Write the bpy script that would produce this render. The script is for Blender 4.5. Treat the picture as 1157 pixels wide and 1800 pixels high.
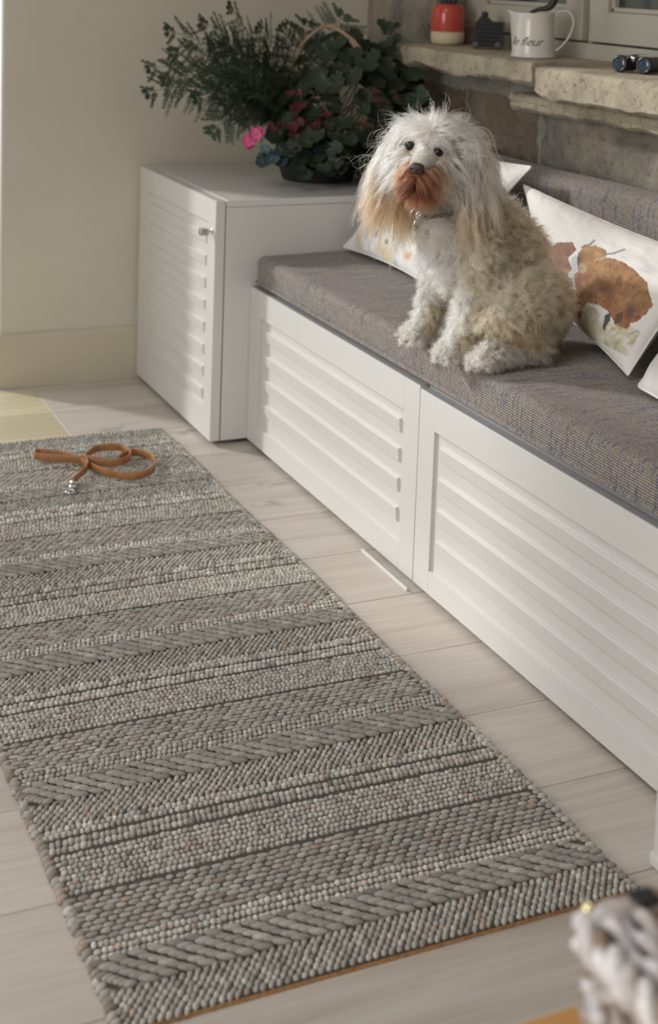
import bpy, bmesh, math, random
import numpy as np
from mathutils import Vector, Matrix, noise as mnoise
from mathutils.kdtree import KDTree

for o in list(bpy.data.objects):
    bpy.data.objects.remove(o)
SC = bpy.context.scene
COL = SC.collection
RNG = np.random.default_rng(7)
random.seed(7)

# ------------------------------------------------------------------ camera
IMG_W, IMG_H = 1157.0, 1800.0
F_PX, PX, PY = 2532.07, 578.0, 212.69
RIGHT = Vector((0.91141474, -0.41001392, 0.03481024))
UP = Vector((0.01116749, 0.10921108, 0.99395585))
FWD = Vector((0.41133739, 0.90551727, -0.10411542))
CAM = Vector((-1.3056, -2.3775, 1.2009))
cd = bpy.data.cameras.new('camera')
cam = bpy.data.objects.new('camera', cd)
COL.objects.link(cam)
cam.matrix_world = Matrix(((RIGHT.x, UP.x, -FWD.x, CAM.x), (RIGHT.y, UP.y, -FWD.y, CAM.y),
                           (RIGHT.z, UP.z, -FWD.z, CAM.z), (0, 0, 0, 1)))
cd.sensor_fit = 'VERTICAL'
cd.sensor_height = 24.0
cd.lens = F_PX / IMG_H * 24.0
cd.shift_x = (IMG_W / 2 - PX) / IMG_H
cd.shift_y = (PY - IMG_H / 2) / IMG_H
cd.clip_start = 0.02
cd.dof.use_dof = True
cd.dof.focus_distance = 2.45
cd.dof.aperture_fstop = 3.0
SC.camera = cam

# ------------------------------------------------------------------ light
world = bpy.data.worlds.new('sky')
SC.world = world
world.use_nodes = True
bg = world.node_tree.nodes['Background']
bg.inputs[0].default_value = (0.86, 0.93, 1.0, 1)
bg.inputs[1].default_value = 0.7

sd = bpy.data.lights.new('sun', 'SUN')
sun = bpy.data.objects.new('sun', sd)
COL.objects.link(sun)
SUN_DIR = Vector((0.64, -0.768, 0)).normalized() * math.cos(math.radians(27)) + Vector((0, 0, -math.sin(math.radians(27))))
sun.rotation_euler = SUN_DIR.to_track_quat('-Z', 'Y').to_euler()
sd.energy = 2.1
sd.angle = math.radians(5)
sd.color = (1.0, 0.97, 0.92)


def area(name, loc, direction, sx, sy, energy, color):
    d = bpy.data.lights.new(name, 'AREA')
    d.shape = 'RECTANGLE'
    d.size, d.size_y = sx, sy
    d.energy = energy
    d.color = color
    o = bpy.data.objects.new(name, d)
    COL.objects.link(o)
    o.location = loc
    o.rotation_euler = Vector(direction).to_track_quat('-Z', 'Z').to_euler()
    return o


# daylight through the garden doorway, plus unseen fill lights added at the side and overhead
area('doorway_daylight', (-1.14, 1.95, 1.2), (0, -1, 0), 1.3, 2.3, 7, (0.93, 0.97, 1.0))
area('side_fill', (-3.25, -1.2, 1.45), (1, 0, 0), 1.5, 1.5, 46, (1.0, 0.97, 0.925))  # added fill from the left, behind an unseen opening
area('overhead_fill', (-1.5, -1.0, 2.75), (0, 0, -1), 1.2, 1.4, 18, (0.97, 0.98, 1.0))  # invented skylight that fills the foreground floor

SC.view_settings.view_transform = 'Standard'
SC.view_settings.look = 'None'
SC.view_settings.gamma = 1.0
SC.view_settings.use_curve_mapping = False
SC.view_settings.exposure = 0.0

# ------------------------------------------------------------------ helpers
ORIGIN = {}


def link(o, parent=None):
    COL.objects.link(o)
    if parent is not None:
        o.parent = parent
    return o


def origin_of(parent):
    return ORIGIN.get(parent.name, Vector((0, 0, 0))) if parent is not None else Vector((0, 0, 0))


def thing(name, label, cat, loc, group=None):
    o = bpy.data.objects.new(name, None)
    o.empty_display_size = 0.05
    COL.objects.link(o)
    o.location = loc
    ORIGIN[o.name] = Vector(loc)
    o['label'] = label
    o['category'] = cat
    if group:
        o['group'] = group
    return o


def tag(o, label, cat, group=None):
    o['label'] = label
    o['category'] = cat
    if group:
        o['group'] = group
    return o


def mesh_obj(name, verts, faces, mat, parent=None, smooth=False, colors=None, kind=None, loc=None):
    """verts in world metres; stored relative to the thing's base."""
    v = np.asarray(verts, float).reshape(-1, 3)
    off = origin_of(parent) if parent is not None else Vector(loc or (0, 0, 0))
    v = v - np.array(off)
    me = bpy.data.meshes.new(name)
    if isinstance(faces, np.ndarray):
        faces = faces.tolist()
    me.from_pydata(v.tolist(), [], faces)
    if colors is not None:
        a = me.attributes.new('col', 'FLOAT_COLOR', 'POINT')
        c = np.ones((len(v), 4))
        c[:, :3] = colors
        a.data.foreach_set('color', c.ravel().astype(np.float32))
    if smooth:
        me.polygons.foreach_set('use_smooth', [True] * len(me.polygons))
    me.update()
    if mat is not None:
        me.materials.append(mat)
    o = bpy.data.objects.new(name, me)
    link(o, parent)
    if parent is None:
        o.location = off
    ORIGIN[o.name] = off
    if kind:
        o['kind'] = kind
    return o


def bm_obj(name, bm, mat, parent=None, smooth=False, loc=None, kind=None, sharp=None):
    off = origin_of(parent) if parent is not None else Vector(loc or (0, 0, 0))
    bmesh.ops.translate(bm, verts=bm.verts, vec=-off)
    bmesh.ops.recalc_face_normals(bm, faces=bm.faces)
    me = bpy.data.meshes.new(name)
    bm.to_mesh(me)
    bm.free()
    if smooth:
        me.polygons.foreach_set('use_smooth', [True] * len(me.polygons))
        if sharp:
            me.set_sharp_from_angle(angle=math.radians(sharp))
    if mat is not None:
        me.materials.append(mat)
    o = bpy.data.objects.new(name, me)
    link(o, parent)
    if parent is None:
        o.location = off
    ORIGIN[o.name] = off
    if kind:
        o['kind'] = kind
    return o


def add_box(bm, lo, hi, bev=0.0, seg=2):
    lo, hi = Vector(lo), Vector(hi)
    r = bmesh.ops.create_cube(bm, size=1.0)
    vs = r['verts']
    c, s = (lo + hi) / 2, hi - lo
    for v in vs:
        v.co = Vector((v.co.x * s.x, v.co.y * s.y, v.co.z * s.z)) + c
    if bev > 0:
        es = list({e for v in vs for e in v.link_edges})
        bmesh.ops.bevel(bm, geom=es, offset=bev, segments=seg, affect='EDGES', profile=0.5)


def box(name, lo, hi, mat, parent=None, bev=0.0015, seg=2, **k):
    bm = bmesh.new()
    add_box(bm, lo, hi, bev, seg)
    return bm_obj(name, bm, mat, parent, smooth=bev > 0, sharp=20, **k)


def boxes(name, lst, mat, parent=None, bev=0.0015, **k):
    bm = bmesh.new()
    for lo, hi in lst:
        add_box(bm, lo, hi, bev)
    return bm_obj(name, bm, mat, parent, smooth=True, sharp=20, **k)


def lathe(profile, center, seg=40, axis='Z', cap=True):
    """profile: list of (r, h); returns verts, faces."""
    P = np.array(profile)
    ang = np.linspace(0, 2 * np.pi, seg, endpoint=False)
    V = []
    for r, h in P:
        V.append(np.stack([r * np.cos(ang), r * np.sin(ang), np.full(seg, h)], 1))
    V = np.concatenate(V)
    F = []
    for i in range(len(P) - 1):
        for j in range(seg):
            k = (j + 1) % seg
            F.append([i * seg + j, i * seg + k, (i + 1) * seg + k, (i + 1) * seg + j])
    if cap:
        F.append(list(range(seg))[::-1])
        F.append([(len(P) - 1) * seg + j for j in range(seg)])
    return V + np.array(center), F


def tube(points, radii, seg=8, closed=False, flat=None, cap=True):
    """Tube along a polyline (numpy n,3). flat: optional (wx, wz) for a rectangular strap."""
    P = np.asarray(points, float)
    n = len(P)
    radii = np.broadcast_to(np.asarray(radii, float), (n,))
    T = np.gradient(P, axis=0)
    if closed:
        T = np.roll(P, -1, 0) - np.roll(P, 1, 0)
    T /= np.linalg.norm(T, axis=1)[:, None] + 1e-12
    up = np.array([0, 0, 1.0])
    if abs(T[0] @ up) > 0.9:
        up = np.array([1.0, 0, 0])
    N = np.zeros_like(P)
    b = up - T[0] * (up @ T[0])
    N[0] = b / np.linalg.norm(b)
    for i in range(1, n):
        b = N[i - 1] - T[i] * (N[i - 1] @ T[i])
        N[i] = b / (np.linalg.norm(b) + 1e-12)
    B = np.cross(T, N)
    ang = np.linspace(0, 2 * np.pi, seg, endpoint=False)
    V = (P[:, None] + radii[:, None, None] * (np.cos(ang)[None, :, None] * N[:, None] + np.sin(ang)[None, :, None] * B[:, None])).reshape(-1, 3)
    F = []
    m = n if closed else n - 1
    for i in range(m):
        i2 = (i + 1) % n
        for j in range(seg):
            k = (j + 1) % seg
            F.append([i * seg + j, i * seg + k, i2 * seg + k, i2 * seg + j])
    if cap and not closed:
        F.append(list(range(seg))[::-1])
        F.append([(n - 1) * seg + j for j in range(seg)])
    return V, F


def smooth_path(pts, n=40, closed=False):
    """Catmull-Rom through the points."""
    P = np.asarray(pts, float)
    out = []
    m = len(P)
    segs = m if closed else m - 1
    for i in range(segs):
        p0 = P[(i - 1) % m] if closed or i > 0 else 2 * P[0] - P[1]
        p1, p2 = P[i], P[(i + 1) % m]
        p3 = P[(i + 2) % m] if closed or i + 2 < m else 2 * P[-1] - P[-2]
        t = np.linspace(0, 1, max(2, n // segs), endpoint=False)[:, None]
        out.append(0.5 * (2 * p1 + (p2 - p0) * t + (2 * p0 - 5 * p1 + 4 * p2 - p3) * t ** 2 + (3 * p1 - p0 - 3 * p2 + p3) * t ** 3))
    if not closed:
        out.append(P[-1:])
    return np.concatenate(out)


class Acc:
    """Accumulates verts / faces / colours of one mesh."""
    def __init__(self):
        self.v, self.f, self.c, self.n = [], [], [], 0

    def add(self, v, f, col=None):
        v = np.asarray(v, float)
        self.v.append(v)
        self.f.extend([[i + self.n for i in q] for q in (f.tolist() if isinstance(f, np.ndarray) else f)])
        if col is not None:
            self.c.append(np.broadcast_to(np.asarray(col, float), (len(v), 3)))
        self.n += len(v)

    def build(self, name, mat, parent=None, smooth=True, **k):
        return mesh_obj(name, np.concatenate(self.v), self.f, mat, parent, smooth, np.concatenate(self.c) if self.c else None, **k)


# ------------------------------------------------------------------ materials
def new_mat(name):
    m = bpy.data.materials.new(name)
    m.use_nodes = True
    nt = m.node_tree
    return m, nt, nt.nodes['Principled BSDF']


def N(nt, typ, **kw):
    n = nt.nodes.new(typ)
    for k, v in kw.items():
        if k.startswith('i_'):
            key = k[2:]
            n.inputs[int(key) if key.isdigit() else key.replace('_', ' ')].default_value = v
        else:
            setattr(n, k, v)
    return n


def ramp(nt, stops, interp='LINEAR'):
    r = nt.nodes.new('ShaderNodeValToRGB')
    cr = r.color_ramp
    cr.interpolation = interp
    while len(cr.elements) < len(stops):
        cr.elements.new(0.5)
    for e, (p, c) in zip(cr.elements, stops):
        e.position = p
        e.color = (*c, 1) if len(c) == 3 else c
    return r


def plain(name, col, rough=0.5, metal=0.0, noise_amt=0.04, noise_scale=30, bump=0.0, spec=0.5, bump_scale=None):
    m, nt, p = new_mat(name)
    p.inputs['Roughness'].default_value = rough
    p.inputs['Metallic'].default_value = metal
    p.inputs['Specular IOR Level'].default_value = spec
    tc = N(nt, 'ShaderNodeTexCoord')
    nz = N(nt, 'ShaderNodeTexNoise', i_Scale=noise_scale, i_Detail=4.0)
    nt.links.new(tc.outputs['Object'], nz.inputs['Vector'])
    a = tuple(max(0, c * (1 - noise_amt)) for c in col)
    b = tuple(min(1, c * (1 + noise_amt)) for c in col)
    r = ramp(nt, [(0.3, a), (0.7, b)])
    nt.links.new(nz.outputs[0], r.inputs[0])
    nt.links.new(r.outputs[0], p.inputs['Base Color'])
    if bump > 0:
        nb = N(nt, 'ShaderNodeTexNoise', i_Scale=bump_scale or noise_scale * 4, i_Detail=3.0)
        nt.links.new(tc.outputs['Object'], nb.inputs['Vector'])
        bp = N(nt, 'ShaderNodeBump', i_Strength=bump, i_Distance=0.002)
        nt.links.new(nb.outputs[0], bp.inputs['Height'])
        nt.links.new(bp.outputs[0], p.inputs['Normal'])
    return m


M_WALL = plain('wall_paint_beige', (0.64, 0.61, 0.52), 0.75, noise_scale=3, bump=0.05, bump_scale=220)
M_SKIRT = plain('skirting_paint_beige', (0.56, 0.52, 0.42), 0.45, noise_scale=4)
M_WHITE = plain('cabinet_paint_offwhite', (0.675, 0.673, 0.655), 0.34, noise_amt=0.015, noise_scale=5)
M_SEATBOARD_SHADE = plain('seat_board_shade_grey', (0.30, 0.30, 0.305), 0.4, noise_amt=0.02, noise_scale=5)  # grey paints in the cushion's shade on the front ledge
M_JAMB = plain('door_frame_paint', (0.85, 0.85, 0.83), 0.4, noise_amt=0.02)
M_WINDOW = plain('window_paint_grey_green', (0.47, 0.455, 0.385), 0.45, noise_amt=0.03, noise_scale=8)
M_PLASTER = plain('plaster_warm', (0.52, 0.43, 0.33), 0.8, noise_amt=0.02, noise_scale=3)
M_DARK = plain('shadow_gap_dark', (0.03, 0.028, 0.025), 0.8)
M_CHROME = plain('polished_nickel', (0.72, 0.72, 0.73), 0.14, metal=1.0, noise_amt=0.02)
M_TERRACE = plain('terrace_paving', (0.45, 0.43, 0.40), 0.8, noise_scale=3)
M_SKY_BLOCKER = plain('sky_blocker_dark', (0.055, 0.06, 0.05), 0.9, noise_scale=6, noise_amt=0.4)


def mat_glass():
    m, nt, p = new_mat('window_glass')
    p.inputs['Base Color'].default_value = (0.9, 0.95, 0.95, 1)
    p.inputs['Roughness'].default_value = 0.02
    p.inputs['Transmission Weight'].default_value = 1.0
    p.inputs['IOR'].default_value = 1.45
    return m


M_GLASS = mat_glass()


def mat_wood_floor(name='pale_limed_oak', tint=(1, 1, 1)):
    m, nt, p = new_mat(name)
    oi = N(nt, 'ShaderNodeObjectInfo')
    tc = N(nt, 'ShaderNodeTexCoord')
    mp = N(nt, 'ShaderNodeMapping')
    mp.inputs['Scale'].default_value = (1.3, 14.0, 14.0)
    add = N(nt, 'ShaderNodeVectorMath', operation='ADD')
    sc = N(nt, 'ShaderNodeVectorMath', operation='SCALE')
    comb = N(nt, 'ShaderNodeCombineXYZ')
    for i in range(3):
        nt.links.new(oi.outputs['Random'], comb.inputs[i])
    nt.links.new(comb.outputs[0], sc.inputs[0])
    sc.inputs['Scale'].default_value = 37.0
    nt.links.new(tc.outputs['Object'], add.inputs[0])
    nt.links.new(sc.outputs[0], add.inputs[1])
    nt.links.new(add.outputs[0], mp.inputs[0])
    n1 = N(nt, 'ShaderNodeTexNoise', i_Scale=1.5, i_Detail=6.0, i_Roughness=0.6, i_Distortion=0.8)
    nt.links.new(mp.outputs[0], n1.inputs['Vector'])
    mp2 = N(nt, 'ShaderNodeMapping')
    mp2.inputs['Scale'].default_value = (4.0, 160.0, 160.0)
    nt.links.new(add.outputs[0], mp2.inputs[0])
    n2 = N(nt, 'ShaderNodeTexNoise', i_Scale=1.0, i_Detail=3.0)
    nt.links.new(mp2.outputs[0], n2.inputs['Vector'])
    r = ramp(nt, [(0.25, (0.47, 0.41, 0.345)), (0.5, (0.56, 0.505, 0.445)), (0.8, (0.65, 0.61, 0.56))])
    nt.links.new(n1.outputs[0], r.inputs[0])
    mix = N(nt, 'ShaderNodeMix', data_type='RGBA', blend_type='MULTIPLY')
    mix.inputs[0].default_value = 0.16
    r2 = ramp(nt, [(0.35, (0.62, 0.56, 0.5)), (0.6, (1, 1, 1))])
    nt.links.new(n2.outputs[0], r2.inputs[0])
    nt.links.new(r.outputs[0], mix.inputs[6])
    nt.links.new(r2.outputs[0], mix.inputs[7])
    # sparse grey knots
    vo = N(nt, 'ShaderNodeTexVoronoi', i_Scale=3.1)
    mp3 = N(nt, 'ShaderNodeMapping')
    mp3.inputs['Scale'].default_value = (0.7, 1.6, 1.0)
    nt.links.new(add.outputs[0], mp3.inputs[0])
    nd = N(nt, 'ShaderNodeTexNoise', i_Scale=24.0, i_Detail=3.0)
    nt.links.new(tc.outputs['Object'], nd.inputs['Vector'])
    mxv = N(nt, 'ShaderNodeVectorMath', operation='MULTIPLY_ADD')
    nt.links.new(nd.outputs['Color'], mxv.inputs[0])
    mxv.inputs[1].default_value = (0.12, 0.12, 0.0)
    nt.links.new(mp3.outputs[0], mxv.inputs[2])
    nt.links.new(mxv.outputs[0], vo.inputs['Vector'])
    rk = ramp(nt, [(0.03, (0.8, 0.8, 0.8)), (0.11, (0, 0, 0))])
    nt.links.new(vo.outputs['Distance'], rk.inputs[0])
    mk = N(nt, 'ShaderNodeMix', data_type='RGBA')
    nt.links.new(rk.outputs[0], mk.inputs[0])
    nt.links.new(mix.outputs[2], mk.inputs[6])
    mk.inputs[7].default_value = (0.24, 0.24, 0.25, 1)
    # a tone of its own for every plank
    hv = N(nt, 'ShaderNodeHueSaturation', i_Saturation=0.92)
    mr = N(nt, 'ShaderNodeMapRange', i_3=0.90, i_4=1.08)
    nt.links.new(oi.outputs['Random'], mr.inputs[0])
    nt.links.new(mr.outputs[0], hv.inputs['Value'])
    nt.links.new(mk.outputs[2], hv.inputs['Color'])
    tn = N(nt, 'ShaderNodeMix', data_type='RGBA', blend_type='MULTIPLY')
    tn.inputs[0].default_value = 1.0
    tn.inputs[7].default_value = (*tint, 1)
    nt.links.new(hv.outputs[0], tn.inputs[6])
    nt.links.new(tn.outputs[2], p.inputs['Base Color'])
    p.inputs['Roughness'].default_value = 0.5
    bp = N(nt, 'ShaderNodeBump', i_Strength=0.12, i_Distance=0.001)
    nt.links.new(n2.outputs[0], bp.inputs['Height'])
    nt.links.new(bp.outputs[0], p.inputs['Normal'])
    return m


M_FLOOR = mat_wood_floor()
M_FLOOR_SUNLIT = mat_wood_floor('sunlit_tint_oak', (1.06, 1.03, 0.80))  # yellow tint paints the sunlit floor patch into these planks


def mat_stone(name, stops, scale=6.0, bump=0.8):
    m, nt, p = new_mat(name)
    tc = N(nt, 'ShaderNodeTexCoord')
    oi = N(nt, 'ShaderNodeObjectInfo')
    comb = N(nt, 'ShaderNodeCombineXYZ')
    for i in range(3):
        nt.links.new(oi.outputs['Random'], comb.inputs[i])
    sc = N(nt, 'ShaderNodeVectorMath', operation='SCALE')
    sc.inputs['Scale'].default_value = 19.0
    nt.links.new(comb.outputs[0], sc.inputs[0])
    add = N(nt, 'ShaderNodeVectorMath', operation='ADD')
    nt.links.new(tc.outputs['Object'], add.inputs[0])
    nt.links.new(sc.outputs[0], add.inputs[1])
    n1 = N(nt, 'ShaderNodeTexNoise', i_Scale=scale, i_Detail=8.0, i_Roughness=0.65, i_Distortion=0.4)
    nt.links.new(add.outputs[0], n1.inputs['Vector'])
    r = ramp(nt, stops)
    nt.links.new(n1.outputs[0], r.inputs[0])
    n2 = N(nt, 'ShaderNodeTexNoise', i_Scale=scale * 9, i_Detail=6.0, i_Roughness=0.7)
    nt.links.new(add.outputs[0], n2.inputs['Vector'])
    r2 = ramp(nt, [(0.33, (0.35, 0.33, 0.28)), (0.46, (1, 1, 1))])
    nt.links.new(n2.outputs[0], r2.inputs[0])
    mix = N(nt, 'ShaderNodeMix', data_type='RGBA', blend_type='MULTIPLY')
    mix.inputs[0].default_value = 0.75
    nt.links.new(r.outputs[0], mix.inputs[6])
    nt.links.new(r2.outputs[0], mix.inputs[7])
    nt.links.new(mix.outputs[2], p.inputs['Base Color'])
    p.inputs['Roughness'].default_value = 0.9
    bp = N(nt, 'ShaderNodeBump', i_Strength=bump, i_Distance=0.006)
    nt.links.new(n2.outputs[0], bp.inputs['Height'])
    nt.links.new(bp.outputs[0], p.inputs['Normal'])
    return m


M_STONE_BROWN = mat_stone('stone_brown', [(0.3, (0.11, 0.085, 0.065)), (0.5, (0.19, 0.15, 0.115)), (0.7, (0.28, 0.235, 0.18))])
M_STONE_GREY = mat_stone('stone_grey_buff', [(0.28, (0.13, 0.12, 0.105)), (0.48, (0.27, 0.25, 0.21)), (0.62, (0.38, 0.34, 0.26)), (0.75, (0.32, 0.25, 0.18))])
M_STONE_SILL = mat_stone('stone_sill_buff', [(0.28, (0.25, 0.22, 0.17)), (0.5, (0.46, 0.41, 0.31)), (0.72, (0.58, 0.51, 0.38))], scale=8)
M_MORTAR = mat_stone('lime_mortar', [(0.3, (0.22, 0.21, 0.185)), (0.7, (0.33, 0.32, 0.285))], scale=10, bump=0.4)


def mat_tweed():
    """Multi-coloured basket weave: light slubs over a dark ground, u runs down the front and across the seat."""
    m, nt, p = new_mat('tweed_weave')
    tc = N(nt, 'ShaderNodeTexCoord')
    sx = N(nt, 'ShaderNodeSeparateXYZ')
    nt.links.new(tc.outputs['Object'], sx.inputs[0])

    def mth(op, a, b=None, c=None):
        n = N(nt, 'ShaderNodeMath', operation=op)
        for i, q in enumerate((a, b, c)):
            if q is None:
                continue
            if isinstance(q, (int, float)):
                n.inputs[i].default_value = q
            else:
                nt.links.new(q, n.inputs[i])
        return n.outputs[0]
    u = mth('DIVIDE', mth('ADD', sx.outputs[0], sx.outputs[2]), 0.0046)
    v = mth('DIVIDE', sx.outputs[1], 0.0032)
    fu0 = mth('FLOOR', u)
    par = mth('MODULO', fu0, 2.0)
    v2 = mth('ADD', v, mth('MULTIPLY', mth('ABSOLUTE', par), 0.5))
    fv = mth('FLOOR', v2)
    cu = mth('SUBTRACT', mth('SUBTRACT', u, fu0), 0.5)
    cv = mth('SUBTRACT', mth('SUBTRACT', v2, fv), 0.5)
    d = mth('SQRT', mth('ADD', mth('MULTIPLY', mth('MULTIPLY', cu, cu), 5.0), mth('MULTIPLY', mth('MULTIPLY', cv, cv), 9.5)))
    h = mth('SUBTRACT', 1.0, d)
    cell = N(nt, 'ShaderNodeCombineXYZ')
    nt.links.new(fu0, cell.inputs[0])
    nt.links.new(fv, cell.inputs[1])
    wn = N(nt, 'ShaderNodeTexWhiteNoise', noise_dimensions='2D')
    nt.links.new(cell.outputs[0], wn.inputs['Vector'])
    # streaks of colour that run across the seat (constant in v, slow in u)
    st = N(nt, 'ShaderNodeCombineXYZ')
    nt.links.new(mth('MULTIPLY', fv, 0.42), st.inputs[0])
    nt.links.new(mth('MULTIPLY', fu0, 0.035), st.inputs[1])
    ns = N(nt, 'ShaderNodeTexNoise', i_Scale=1.0, i_Detail=3.0, i_Roughness=0.7)
    nt.links.new(st.outputs[0], ns.inputs['Vector'])
    slub = ramp(nt, [(0.14, (0.24, 0.24, 0.30)), (0.34, (0.50, 0.48, 0.46)), (0.50, (0.68, 0.64, 0.57)), (0.64, (0.60, 0.48, 0.33)), (0.78, (0.46, 0.37, 0.35))])
    nt.links.new(mth('ADD', mth('SUBTRACT', mth('MULTIPLY', ns.outputs[0], 2.3), 0.68), mth('MULTIPLY', mth('SUBTRACT', wn.outputs[0], 0.5), 0.42), ), slub.inputs[0])
    slub.inputs[0].default_value = 0.5
    ground = ramp(nt, [(0.35, (0.035, 0.035, 0.048)), (0.65, (0.10, 0.08, 0.072))])
    nt.links.new(ns.outputs[0], ground.inputs[0])
    mask = ramp(nt, [(0.0, (0, 0, 0)), (0.22, (1, 1, 1))])
    nt.links.new(h, mask.inputs[0])
    mix = N(nt, 'ShaderNodeMix', data_type='RGBA')
    nt.links.new(mask.outputs[0], mix.inputs[0])
    nt.links.new(ground.outputs[0], mix.inputs[6])
    nt.links.new(slub.outputs[0], mix.inputs[7])
    nt.links.new(mix.outputs[2], p.inputs['Base Color'])
    p.inputs['Roughness'].default_value = 0.85
    p.inputs['Sheen Weight'].default_value = 0.15
    bp = N(nt, 'ShaderNodeBump', i_Strength=0.6, i_Distance=0.0009)
    nt.links.new(h, bp.inputs['Height'])
    nt.links.new(bp.outputs[0], p.inputs['Normal'])
    return m


M_TWEED = mat_tweed()


def mat_attr(name, rough=0.9, fibre=600.0, bump=0.5, var=0.25, sheen=0.0, objrand=0.0):
    """Colour carried by the piece itself plus fine fibre noise."""
    m, nt, p = new_mat(name)
    at = N(nt, 'ShaderNodeAttribute', attribute_name='col')
    tc = N(nt, 'ShaderNodeTexCoord')
    nz = N(nt, 'ShaderNodeTexNoise', i_Scale=fibre, i_Detail=3.0, i_Roughness=0.7)
    nt.links.new(tc.outputs['Object'], nz.inputs['Vector'])
    r = ramp(nt, [(0.3, (1 - var,) * 3), (0.7, (1 + var,) * 3)])
    nt.links.new(nz.outputs[0], r.inputs[0])
    mix = N(nt, 'ShaderNodeMix', data_type='RGBA', blend_type='MULTIPLY')
    mix.inputs[0].default_value = 1.0
    nt.links.new(at.outputs['Color'], mix.inputs[6])
    nt.links.new(r.outputs[0], mix.inputs[7])
    out = mix.outputs[2]
    if objrand > 0:
        oi = N(nt, 'ShaderNodeObjectInfo')
        mr = N(nt, 'ShaderNodeMapRange', i_3=1 - objrand, i_4=1 + objrand)
        nt.links.new(oi.outputs['Random'], mr.inputs[0])
        hs = N(nt, 'ShaderNodeHueSaturation')
        nt.links.new(mr.outputs[0], hs.inputs['Value'])
        nt.links.new(out, hs.inputs['Color'])
        out = hs.outputs[0]
    nt.links.new(out, p.inputs['Base Color'])
    p.inputs['Roughness'].default_value = rough
    p.inputs['Sheen Weight'].default_value = sheen
    if bump > 0:
        bp = N(nt, 'ShaderNodeBump', i_Strength=bump, i_Distance=0.0008)
        nt.links.new(nz.outputs[0], bp.inputs['Height'])
        nt.links.new(bp.outputs[0], p.inputs['Normal'])
    return m


M_YARN = mat_attr('wool_yarn', 0.95, 420.0, 0.6, 0.28, objrand=0.10)
M_PRINT = mat_attr('printed_velvet', 0.8, 900.0, 0.15, 0.05, sheen=0.2)

# ------------------------------------------------------------------ room shell
YW, XS = 1.596, 0.613           # end wall face, stone wall face
XL, YF, ZC = -3.0, -3.6, 2.55   # far left wall, wall behind the camera, ceiling
JX, JX2, ZD = -0.488, -1.80, 2.4    # doorway in the end wall
WT = 0.16


def structure(o):
    o['kind'] = 'structure'
    return o


floor = structure(box('floor', (XL, YF, -0.04), (XS + 0.4, YW + WT, -0.016), M_DARK, bev=0))
W_PL, Y_PL = 0.2216, 0.4376
row = 0
for k in range(-6, 19):
    y1 = Y_PL - k * W_PL
    y0 = y1 - W_PL
    if y0 < YF or y1 > YW + WT + 0.1:
        continue
    y1 = min(y1, YW + WT)
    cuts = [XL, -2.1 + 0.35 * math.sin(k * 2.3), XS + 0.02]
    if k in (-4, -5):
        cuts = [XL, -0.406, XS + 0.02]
    for a, b in zip(cuts[:-1], cuts[1:]):
        box('plank', (a + 0.0004, y0 + 0.0007, -0.016), (b - 0.0004, y1 - 0.0007, 0.0), M_FLOOR_SUNLIT if (k in (-4, -5) and b < -0.3) else M_FLOOR, floor, bev=0.0012, seg=1)

wall_back = structure(boxes('wall_back', [((JX, YW, 0), (XS + 0.02, YW + WT, ZC)), ((XL, YW, 0), (JX2, YW + WT, ZC)), ((JX2, YW, ZD), (JX, YW + WT, ZC))], M_WALL, bev=0))
structure(boxes('wall_left', [((XL - 0.15, YF, 0), (XL, YW + WT, 0.7)), ((XL - 0.15, YF, 2.2), (XL, YW + WT, ZC)), ((XL - 0.15, YF, 0.7), (XL, -2.0, 2.2)),
                              ((XL - 0.15, -0.4, 0.7), (XL, YW + WT, 2.2))], M_PLASTER, bev=0))  # unseen opening added for the side fill
structure(box('wall_front', (XL - 0.15, YF - 0.15, 0), (XS + 0.4, YF, ZC), M_PLASTER, bev=0))
structure(boxes('ceiling', [((XL - 0.15, YF - 0.15, ZC), (-2.15, YW + WT, ZC + 0.1)), ((-0.85, YF - 0.15, ZC), (XS + 0.4, YW + WT, ZC + 0.1)), ((-2.15, YF - 0.15, ZC), (-0.85, -1.75, ZC + 0.1)), ((-2.15, -0.25, ZC), (-0.85, YW + WT, ZC + 0.1))], M_PLASTER, bev=0))  # opening added for the overhead fill
structure(box('ground', (-9, -9, -0.2), (9, 9, -0.06), M_TERRACE, bev=0))

# skirting with a chamfered top that returns round the wall's corner
def skirt(name, pts, h, t):
    bm = bmesh.new()
    prof = [(0, 0), (t, 0), (t, h - 0.012), (t * 0.45, h), (0, h)]
    rings = []
    for (x, y, nx, ny) in pts:
        rings.append([bm.verts.new((x + nx * a, y + ny * a, b)) for a, b in prof])
    for r0, r1 in zip(rings[:-1], rings[1:]):
        for i in range(len(prof)):
            j = (i + 1) % len(prof)
            bm.faces.new((r0[i], r0[j], r1[j], r1[i]))
    bm.faces.new(rings[0])
    bm.faces.new(rings[-1][::-1])
    return structure(bm_obj(name, bm, M_SKIRT))


skirt('baseboard_back', [(-0.075, YW, 0, -1), (JX, YW, -1, -1), (JX, YW + WT, -1, 0)], 0.1526, 0.016)

door_1 = structure(boxes('door_1', [((JX - 0.006, YW + 0.004, 0.154), (JX + 0.001, YW + WT, ZD)), ((JX2, YW + 0.02, 0.0), (JX2 + 0.03, YW + WT, ZD)),
                                    ((JX2, YW + 0.02, ZD - 0.03), (JX, YW + WT, ZD))], M_JAMB, bev=0.001))

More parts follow.
